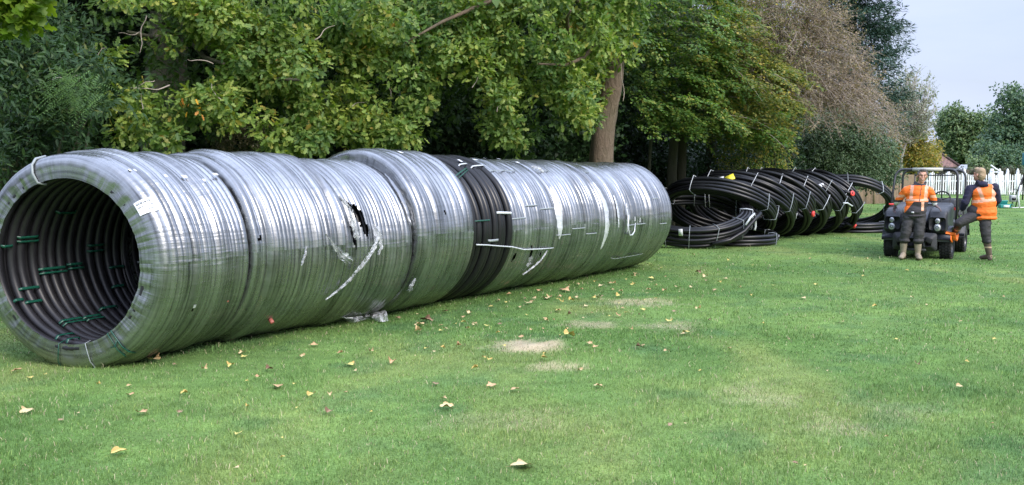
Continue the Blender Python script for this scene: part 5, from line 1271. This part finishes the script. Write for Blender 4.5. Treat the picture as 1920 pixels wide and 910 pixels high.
# roll cage
def arc(pts_, r=.12, n=6):
    pts_ = [np.array(p_, float) for p_ in pts_]; o = [pts_[0]]
    for a, b_, c in zip(pts_[:-2], pts_[1:-1], pts_[2:]):
        u = norm(a-b_); v_ = norm(c-b_)
        for k in range(n+1): q = k/n; o.append(((b_+u*r)*(1-q)+b_*q)*(1-q)+(b_*(1-q)+(b_+v_*r)*q)*q)
    o.append(pts_[-1]); return o
m = MB(); m.tube(arc([(-.70, .30, .72), (-.66, .62, 1.70), (.66, .62, 1.70), (.70, .30, .72)], .20, 8), .026, 10); fcg = B(m, 'front_hoop', 'cage')
m = MB(); m.tube(arc([(-.70, 1.45, .60), (-.68, 1.48, 1.68), (.68, 1.48, 1.68), (.70, 1.45, 1.25), (.70, 1.25, 1.05), (.70, 1.22, .55)], .16, 8), .026, 10); B(m, 'rear_hoop', 'cage')
for x in (-.48, .48): m = MB(); m.tube([(x, .64, 1.70), (x, 1.48, 1.69)], .022, 8); B(m, 'roof_rail', 'cage')
m = MB(); m.tube([(-.30, .615, 1.70), (.34, .615, 1.70)], .036, 10); B(m, 'padding_sleeve', 'cream', fcg)
m = MB(); m.tube([(-.42, 1.50, 1.62), (-.42, 1.52, 1.0)], .015, 6); m.tube([(-.42, 1.50, 1.58), (.45, 1.50, 1.58)], .015, 6); m.tube([(.18, 1.50, 1.62), (.18, 1.52, 1.0)], .017, 6); B(m, 'screen_frame', 'cage')
m = MB(); m.tube(arc([(.64, .45, .98), (.66, .75, .96), (.66, .95, .70)], .1), .018, 8); B(m, 'grab_rail', 'cage')
m = MB(); th = np.linspace(0, 2*PI, 25)[:-1]; sc_ = np.array([.30, .78, 1.10]); tl = .55
m.tube([sc_+.19*np.array([math.cos(a), math.sin(a)*math.sin(tl)*1.0, math.sin(a)*math.cos(tl)]) for a in th], .016, 8, closed=True); sw = B(m, 'steering_wheel', 'dark')
m = MB()
for a in (PI/2*0+.3, PI-.3, -PI/2): m.tube([sc_, sc_+.19*np.array([math.cos(a), math.sin(a)*math.sin(tl), math.sin(a)*math.cos(tl)])], .011, 6)
m.tube([sc_, sc_+[0, -.15, -.18]], .02, 8); B(m, 'spokes', 'dark', sw)
m = MB(); m.box((.22, -.02, 1.005), (.03, .26, .02), rz=-.5); B(m, 'bonnet_cable', 'dark')
# orange guard on the front corner
m = MB(); rings = []
for k in range(8):
    q = k/7; y = -.36+q*.42; z = .50-.13*math.sin(q*PI*.9); rings.append([(.60, y, z), (.80, y, z-.02), (.80, y, z+.02), (.60, y, z+.045)])
m.loft(rings); B(m, 'orange_guard', 'orange')
m = MB(); m.tube([(.70, -.33, .47), (.70, -.36, .40), (.72, -.30, .34)], .02, 8); B(m, 'guard_bracket', 'orange')
m = MB(); m.box((.58, .62, .93), (.10, .05, .05)); B(m, 'red_reflector', 'red', bv=.01)
m = MB(); m.box((-.60, -.02, 1.02), (.10, .14, .03), rz=.3); B(m, 'red_mark', 'red', bv=.006)
# ------------------------------------------------------------------ people
M['skin'] = simple('skin', (.56, .30, .21), .55, var=.12, scale=14)
M['navy'] = simple('navy_cloth', (.018, .018, .045), .85, var=.3, scale=10, bump=.3, bscale=30)
M['blackcloth'] = simple('dark_cloth', (.045, .040, .045), .8, var=.3, scale=9, bump=.4, bscale=22)
M['trouser'] = simple('trouser_cloth', (.038, .036, .038), .75, var=.35, scale=9, bump=.5, bscale=18)
M['reflect'] = simple('reflective_tape', (.82, .42, .28), .5, 0, var=.12, scale=30)
M['cuff'] = simple('pale_cuff', (.65, .65, .66), .5, var=.1)
M['glove'] = simple('work_glove', (.14, .10, .11), .8, var=.3, scale=20)
M['grip'] = simple('pale_glove', (.36, .34, .30), .8, var=.3, scale=20)
M['hairg'] = simple('grey_hair', (.10, .09, .085), .8, var=.5, scale=60, bump=.6, bscale=120)
M['hairb'] = simple('sandy_hair', (.38, .27, .17), .8, var=.45, scale=50, bump=.6, bscale=100)
M['boottan'] = simple('tan_boot', (.30, .25, .18), .75, var=.45, scale=18)
M['bootdark'] = simple('brown_boot', (.11, .08, .06), .7, var=.3, scale=14)
M['bootband'] = simple('tan_band', (.50, .36, .24), .7, var=.15)
M['lips'] = simple('lips', (.30, .12, .09), .5); M['eye'] = simple('eye', (.03, .02, .02), .3); M['teeth'] = simple('teeth', (.7, .66, .6), .4)
def rotz(v_, a): c, s = math.cos(a), math.sin(a); v_ = np.asarray(v_, float); return np.stack([v_[..., 0]*c-v_[..., 1]*s, v_[..., 0]*s+v_[..., 1]*c, v_[..., 2]], -1)
def prim(m, p_):
    if p_[0] == 'c':
        a, b_, r0, r1 = np.array(p_[1], float), np.array(p_[2], float), p_[3], p_[4]; u = norm(b_-a+1e-9); prof = []
        for k in range(1, 6): t_ = PI/2*(1-k/5); prof.append((a-u*r0*math.sin(t_), r0*math.cos(t_)))
        for k in range(0, 5): t_ = PI/2*k/5; prof.append((b_+u*r1*math.sin(t_), r1*math.cos(t_)))
        m.tube([q[0] for q in prof], [q[1]+1e-4 for q in prof], 14)
    else:
        c, r, rz_ = np.array(p_[1], float), np.array(p_[2], float), (p_[3] if len(p_) > 3 else 0); th = np.linspace(1e-2, PI-1e-2, 12); ph = np.arange(18)*2*PI/18
        g = np.stack([np.sin(th)[:, None]*np.cos(ph), np.sin(th)[:, None]*np.sin(ph), np.cos(th)[:, None]+ph*0], -1)*r
        base = m.n; m.grid(rotz(g, rz_)+c, closev=True)
        m.f.append(np.array([base+np.arange(18)])); m.m.append(np.array([0])); m.f.append(np.array([base+11*18+np.arange(18)[::-1]])); m.m.append(np.array([0]))
def blob(name, prims, vox, mats, root, sm=4, matf=None, wr=0.0, cut=None):
    m = MB()
    for p_ in prims: prim(m, p_)
    o = m.build('tmp_form', [], None)
    md = o.modifiers.new('r', 'REMESH'); md.mode = 'VOXEL'; md.voxel_size = vox; md.use_smooth_shade = True
    m2 = o.modifiers.new('s', 'SMOOTH'); m2.factor = .5; m2.iterations = sm
    dg = bpy.context.evaluated_depsgraph_get(); me = bpy.data.meshes.new_from_object(o.evaluated_get(dg)); me.name = name
    bpy.data.objects.remove(o)
    n_ = len(me.vertices); v = np.zeros(n_*3, np.float32); me.vertices.foreach_get('co', v); v = v.reshape(-1, 3).astype(float)
    if wr:
        nn = np.zeros(n_*3, np.float32); me.vertex_normals.foreach_get('vector', nn); nn = nn.reshape(-1, 3)
        v = v+nn*((fbm(v*np.array([11, 11, 20.])+5, 3, 3)-.5)*wr*2)[:, None]
        me.vertices.foreach_set('co', v.astype(np.float32).ravel())
    for x in (mats if isinstance(mats, list) else [mats]): me.materials.append(M[x])
    if matf:
        np_ = len(me.polygons); c = np.zeros(np_*3, np.float32); me.polygons.foreach_get('center', c); c = c.reshape(-1, 3)
        me.polygons.foreach_set('material_index', matf(c).astype(np.int32))
    me.polygons.foreach_set('use_smooth', np.ones(len(me.polygons), bool)); me.update()
    ob = bpy.data.objects.new(name, me); COL.objects.link(ob); ob.parent = root; ORG[ob.name] = np.zeros(3)
    return ob
def hand(w_, d, n_, s=1, curl=.5, size=1.0):
    """palm and five bent fingers from wrist w_ along d, palm facing n_"""
    w_ = np.array(w_, float); d = norm(np.array(d, float)); n_ = norm(np.array(n_, float)-d*np.dot(n_, d)); sd_ = np.cross(d, n_)*s
    pr_ = [('c', w_, w_+d*.03*size, .026, .028)]
    for k in range(4): pr_.append(('c', w_+d*.02*size+sd_*(k-1.5)*.014*size, w_+d*.085*size+sd_*(k-1.5)*.019*size, .016*size, .012*size))
    for k, L in enumerate((.068, .078, .073, .056)):
        b_ = w_+d*.088*size+sd_*(k-1.5)*.0205*size; d1 = norm(d+n_*curl*.6); d2 = norm(d+n_*curl*1.6)
        m_ = b_+d1*L*.5*size; pr_.append(('c', b_, m_, .0098*size, .009*size)); pr_.append(('c', m_, m_+d2*L*.5*size, .009*size, .0078*size))
    b_ = w_+d*.03*size+sd_*-.030*size; m_ = b_+norm(d*.7-sd_*.8+n_*.2)*.042*size; pr_ += [('c', b_, m_, .013*size, .011*size), ('c', m_, m_+norm(d*.9-sd_*.15+n_*.3)*.032*size, .0105*size, .009*size)]
    return pr_
def head(h, yaw, tilt=0):
    H = lambda p_: np.array(h)+1.1*rotz(np.array([p_[0]+tilt*p_[2], p_[1], p_[2]]), yaw)
    return H, [('e', H((0, .012, .030)), (.074, .092, .090), yaw), ('e', H((0, -.022, -.045)), (.060, .066, .064), yaw), ('e', H((0, -.055, -.085)), (.034, .030, .026), yaw),
               ('c', H((0, -.088, .010)), H((0, -.108, -.022)), .010, .0155), ('c', H((-.03, -.075, .028)), H((.03, -.075, .028)), .014, .014),
               ('e', H((-.038, -.066, -.018)), (.022, .02, .022), yaw), ('e', H((.038, -.066, -.018)), (.022, .02, .022), yaw),
               ('e', H((-.076, .012, -.005)), (.010, .020, .031), yaw), ('e', H((.076, .012, -.005)), (.010, .020, .031), yaw), ('c', H((-.018, -.082, -.058)), H((.018, -.082, -.058)), .010, .010)]

# -------- man facing the camera
o1 = G(1706, 487); R1 = -math.atan2(o1[0], o1[1])
p1 = thing('person', 'man in orange and black hi-vis jacket and tan boots standing before the buggy, facing us', 'person', (o1[0], o1[1], 0), R1)
HC = (.165, -.02, 1.575); H, hp = head(HC, .16, .10)
shL, elL, wrL = (-.12, .02, 1.335), (-.235, .13, 1.11), (-.29, .20, 1.02)
shR, elR, wrR = (.315, .02, 1.335), (.375, .12, 1.13), (.405, .10, 1.03)
bp = hp+[('c', (.155, .01, 1.50), (.115, .02, 1.36), .052, .062), ('e', (.095, .02, 1.22), (.15, .10, .20)), ('e', (.06, .02, .95), (.14, .10, .18)),
         ('c', shL, elL, .045, .038), ('c', elL, wrL, .038, .027), ('c', shR, elR, .045, .038), ('c', elR, wrR, .038, .027), ('c', (.0, .02, 1.33), shL, .05, .045), ('c', (.2, .02, 1.33), shR, .05, .045),
         ('c', (-.02, .02, .86), (-.085, -.03, .46), .08, .055), ('c', (-.085, -.03, .46), (-.115, .02, .10), .05, .035), ('c', (.13, .02, .86), (.135, -.03, .46), .08, .055), ('c', (.135, -.03, .46), (.13, .02, .10), .05, .035),
         ('c', (-.115, .02, .09), (-.135, -.10, .045), .035, .028), ('c', (.13, .02, .09), (.145, -.10, .045), .035, .028)]
bp += hand(wrL, (-.15, .12, -.75), (.3, -.2, -.5), 1, .6)+hand(wrR, (.75, -.02, -.55), (-.1, .1, -.9), -1, .5)
blob('body', bp, .0075, ['skin', 'glove'], p1, 3, lambda c: ((c[:, 2] < 1.06) & (c[:, 2] > .8) & ((c[:, 0] < -.2) | (c[:, 0] > .34))).astype(int))
hb_ = [('e', H((0, .026, .058)), (.079, .090, .072), .16), ('e', H((0, .055, .02)), (.076, .058, .075), .16), ('e', H((0, -.035, .098)), (.058, .045, .030), .16), ('c', H((-.073, -.02, .03)), H((-.072, .0, .06)), .012, .02), ('c', H((.073, -.02, .03)), H((.072, .0, .06)), .012, .02)]
blob('hair', hb_, .008, 'hairg', p1, 2, wr=.006)
for s in (-1, 1):
    m = MB(); prim(m, ('e', H((s*.030, -.0835, .006)), (.009, .006, .004), .16)); m.build('eye', M['eye'], p1)
    m = MB(); m.tube([H((s*.018, -.090, .028)), H((s*.034, -.089, .032)), H((s*.050, -.080, .028))], .0030, 6); m.build('eyebrow', M['hairg'], p1)
m = MB(); m.tube([H((-.028, -.087, -.050)), H((-.012, -.096, -.058)), H((.012, -.096, -.058)), H((.028, -.087, -.050))], .0065, 6); mo = m.build('mouth', M['lips'], p1)
m = MB(); m.tube([H((-.02, -.094, -.053)), H((0, -.100, -.057)), H((.02, -.094, -.053))], .0035, 6); m.build('teeth', M['teeth'], mo)
# trousers
blob('trousers', [('e', (.055, .02, .86), (.185, .13, .13)), ('c', (-.045, .02, .84), (-.09, -.03, .48), .108, .092), ('c', (-.09, -.03, .50), (-.115, .0, .36), .092, .088), ('c', (.155, .02, .84), (.14, -.03, .48), .108, .092), ('c', (.14, -.03, .50), (.13, .0, .36), .092, .088),
                  ('e', (-.10, -.02, .36), (.10, .10, .05)), ('e', (.135, -.02, .36), (.098, .10, .05))], .012, 'trouser', p1, 3, wr=.016)
for s, ax, kx in ((-1, -.12, -.115), (1, .135, .13)):
    blob('boot', [('c', (kx, .0, .34), (ax, .025, .13), .072, .052), ('c', (ax, .03, .08), (ax+s*.025, -.13, .055), .055, .047), ('e', (ax+s*.03, -.17, .05), (.05, .06, .038)), ('e', (ax, .045, .035), (.045, .045, .035)), ('c', (kx, .0, .355), (kx, .0, .37), .066, .066)], .009, ['boottan', 'bootdark', 'bootband'], p1, 2,
         lambda c: np.where(c[:, 2] < .03, 1, np.where((c[:, 2] > .30), 1, 0)), wr=.004)
# jacket
def jm(c):
    x, y, z = c[:, 0], c[:, 1], c[:, 2]
    cx = .06+(z-.9)*.11; out_ = np.zeros(len(c), int)
    sleeveL = x < (-.125-.1*(1.33-z)*0); sleeveR = x > .315
    tors = ~sleeveL & ~sleeveR
    low = (z < 1.095)
    out_[low & tors] = 1
    out_[low & tors & (x < .0+(z-1.05)*.7) & (y < .06)] = 0
    band_ = tors & (z > 1.105) & (z < 1.148); out_[band_] = 2
    for xc in (-.015, .235): out_[(np.abs(x-xc-.08*(z-1.2)) < .028) & (z > 1.15) & tors] = 2
    out_[(np.abs(x-.19) < .022) & (z < 1.10) & (z > .93) & (y < 0)] = 2
    out_[(np.abs(x-(cx+.045)) < .006) & (z > 1.05) & (y < 0)] = 1
    arm_t = (z-.5*np.abs(y)); 
    sl = ~tors
    out_[sl & (z < 1.12)] = 1; out_[sl & (z > 1.17) & (z < 1.22)] = 2
    out_[sl & (z < 1.08)] = 3
    out_[(z > 1.405)] = 1
    return out_
blob('jacket', [('e', (.10, .02, 1.26), (.205, .135, .17)), ('e', (.085, .015, 1.10), (.20, .14, .20)), ('e', (.06, .01, .93), (.205, .15, .14)), ('c', (.05, .02, 1.36), (-.085, .02, 1.315), .070, .070), ('c', (.17, .02, 1.36), (.275, .02, 1.315), .070, .070),
                ('c', (-.10, .02, 1.305), elL, .074, .062), ('c', elL, (-.272, .18, 1.055), .062, .045), ('c', (.295, .02, 1.305), elR, .074, .062), ('c', elR, (.395, .11, 1.06), .062, .045),
                ('e', (.13, .03, 1.405), (.105, .09, .05)), ('e', (.06, .01, .83), (.19, .145, .035)), ('c', (.06, .03, 1.41), (.05, .06, 1.46), .03, .025), ('c', (.20, .03, 1.41), (.225, .06, 1.45), .03, .025)], .0105, ['orange', 'blackcloth', 'reflect', 'cuff'], p1, 3, jm, wr=.012)
m = MB(); m.box((.02, -.148, .90), (.05, .008, .025)); m.build('chest_patch', M['cuff'], p1)

# -------- man seen from behind, one boot up on the wheel guard
o2 = G(1853, 489); R2_ = -math.atan2(o2[0], o2[1])
p2 = thing('person', 'man seen from behind in an orange vest over navy, one boot up on the buggy', 'person', (o2[0], o2[1], 0), R2_)
Y2 = -2.2; H, hp = head((-.205, .01, 1.60), Y2)
shL, elL, wrL = (-.345, .0, 1.36), (-.425, -.06, 1.08), (-.475, .06, .93)
shR, elR, wrR = (.06, .03, 1.37), (.125, .13, 1.12), (.05, .27, .98)
kL, aL, tL = (-.505, -.12, .70), (-.575, .10, .515), (-.70, .13, .475)
kR, aR, tR = (-.055, -.04, .46), (.01, .03, .10), (-.10, .14, .05)
bp = hp+[('c', (-.19, .01, 1.53), (-.15, .01, 1.38), .052, .06), ('e', (-.135, .02, 1.23), (.15, .10, .2)), ('e', (-.145, .02, .95), (.14, .10, .17)), ('c', shL, elL, .045, .038), ('c', elL, wrL, .038, .027), ('c', shR, elR, .045, .038), ('c', elR, wrR, .038, .027),
         ('c', (-.22, .02, 1.34), shL, .05, .045), ('c', (-.05, .02, 1.34), shR, .05, .045), ('c', (-.23, .0, .88), kL, .08, .055), ('c', kL, aL, .05, .035), ('c', aL, tL, .035, .028), ('c', (-.08, .02, .88), kR, .08, .055), ('c', kR, aR, .05, .035), ('c', aR, tR, .035, .028)]
bp += hand(wrL, (-.35, .25, -.55), (.2, .5, -.4), -1, .7)+hand(wrR, (-.8, .2, -.5), (0, -.8, -.3), 1, .6)
blob('body', bp, .0075, ['skin', 'grip'], p2, 3, lambda c: ((c[:, 2] < .965) & (c[:, 2] > .8) & (c[:, 0] < -.43)).astype(int))
blob('hair', [('e', H((0, .022, .045)), (.083, .096, .088), Y2), ('e', H((0, .052, -.01)), (.079, .062, .085), Y2), ('e', H((0, -.045, .095)), (.062, .048, .038), Y2), ('e', H((.0, .045, -.06)), (.06, .045, .05), Y2)], .008, 'hairb', p2, 2, wr=.010)
blob('trousers', [('e', (-.15, .01, .88), (.175, .14, .12)), ('c', (-.22, .0, .86), kL, .112, .088), ('c', kL, (-.53, -.04, .64), .085, .070), ('c', (-.085, .01, .86), (-.06, -.03, .50), .115, .088), ('c', (-.06, -.03, .50), (-.035, -.01, .36), .088, .078), ('e', (-.04, -.01, .36), (.088, .088, .045))], .012, 'trouser', p2, 3, wr=.016)
def bm(c): 
    z = c[:, 2]; o = np.zeros(len(c), int); o[(z > .345)] = 1; o[(z > .235) & (z < .265)] = 1; return o
blob('boot', [('c', (-.035, -.01, .36), (.008, .03, .13), .072, .052), ('c', (.012, .035, .075), (-.08, .125, .05), .052, .045), ('e', (-.11, .155, .045), (.05, .05, .036)), ('e', (.025, .02, .035), (.045, .045, .035))], .009, ['bootdark', 'bootband'], p2, 2, bm, wr=.004)
sx = norm(np.array(aL)-np.array(kL))
blob('boot', [('c', np.array(kL)+sx*.14, aL, .070, .052), ('c', np.array(aL)+[0, 0, -.02], np.array(tL)+[0, 0, -.0], .052, .045), ('e', tL, (.05, .05, .038))], .009, ['bootdark', 'bootband'], p2, 2,
     lambda c: (np.abs((c-np.array(kL))@sx-.17) < .014).astype(int), wr=.004)
m = MB(); m.tube([(.055+.0*k, .0, .09) if False else (.045+.018*math.cos(a), -.028, .085+.022*math.sin(a)) for k, a in enumerate(np.linspace(0, 2*PI, 13)[:-1])], .006, 6, closed=True); m.build('pull_ring', M['bootband'], p2)
blob('fleece', [('e', (-.14, .02, 1.25), (.175, .115, .17)), ('c', (-.22, .01, 1.35), (-.33, .0, 1.34), .07, .075), ('c', (-.06, .01, 1.35), (.05, .02, 1.345), .07, .07), ('c', (-.345, .0, 1.33), elL, .082, .070), ('c', elL, (-.465, .03, .96), .066, .050), ('c', shR, elR, .075, .062), ('c', elR, (.06, .25, 1.0), .058, .042),
                ('e', (-.17, .0, 1.435), (.105, .09, .055)), ('e', (-.13, -.07, 1.41), (.085, .05, .045)), ('e', (-.20, .01, .93), (.19, .13, .15)), ('c', (-.24, -.02, 1.45), (-.23, -.06, 1.48), .03, .03)], .0105, ['navy', 'blackcloth'], p2, 3, lambda c: ((c[:, 2] < 1.02) & (c[:, 0] > -.40)).astype(int), wr=.012)
def vm(c):
    x, y, z = c[:, 0], c[:, 1], c[:, 2]; o = np.zeros(len(c), int)
    o[(np.abs(z-1.115-.12*(x+.15)) < .027)] = 1
    o[(np.abs(x+.225-(1.40-z)*.38) < .034) & (z > 1.12) & (y < .05)] = 1
    o[(np.abs(x-.045) < .030) & (z > 1.12) & (y < .05)] = 1
    return o
blob('hi_vis_vest', [('e', (-.125, .015, 1.25), (.212, .150, .165)), ('e', (-.115, .015, 1.08), (.215, .155, .20)), ('e', (-.105, .015, .92), (.225, .160, .16)), ('e', (-.10, .015, .80), (.222, .155, .055)), ('c', (-.20, .01, 1.365), (-.27, .01, 1.355), .062, .060), ('c', (-.06, .01, 1.37), (.02, .01, 1.355), .062, .062)],
     .0105, ['orange', 'reflect'], p2, 3, vm, wr=.012)
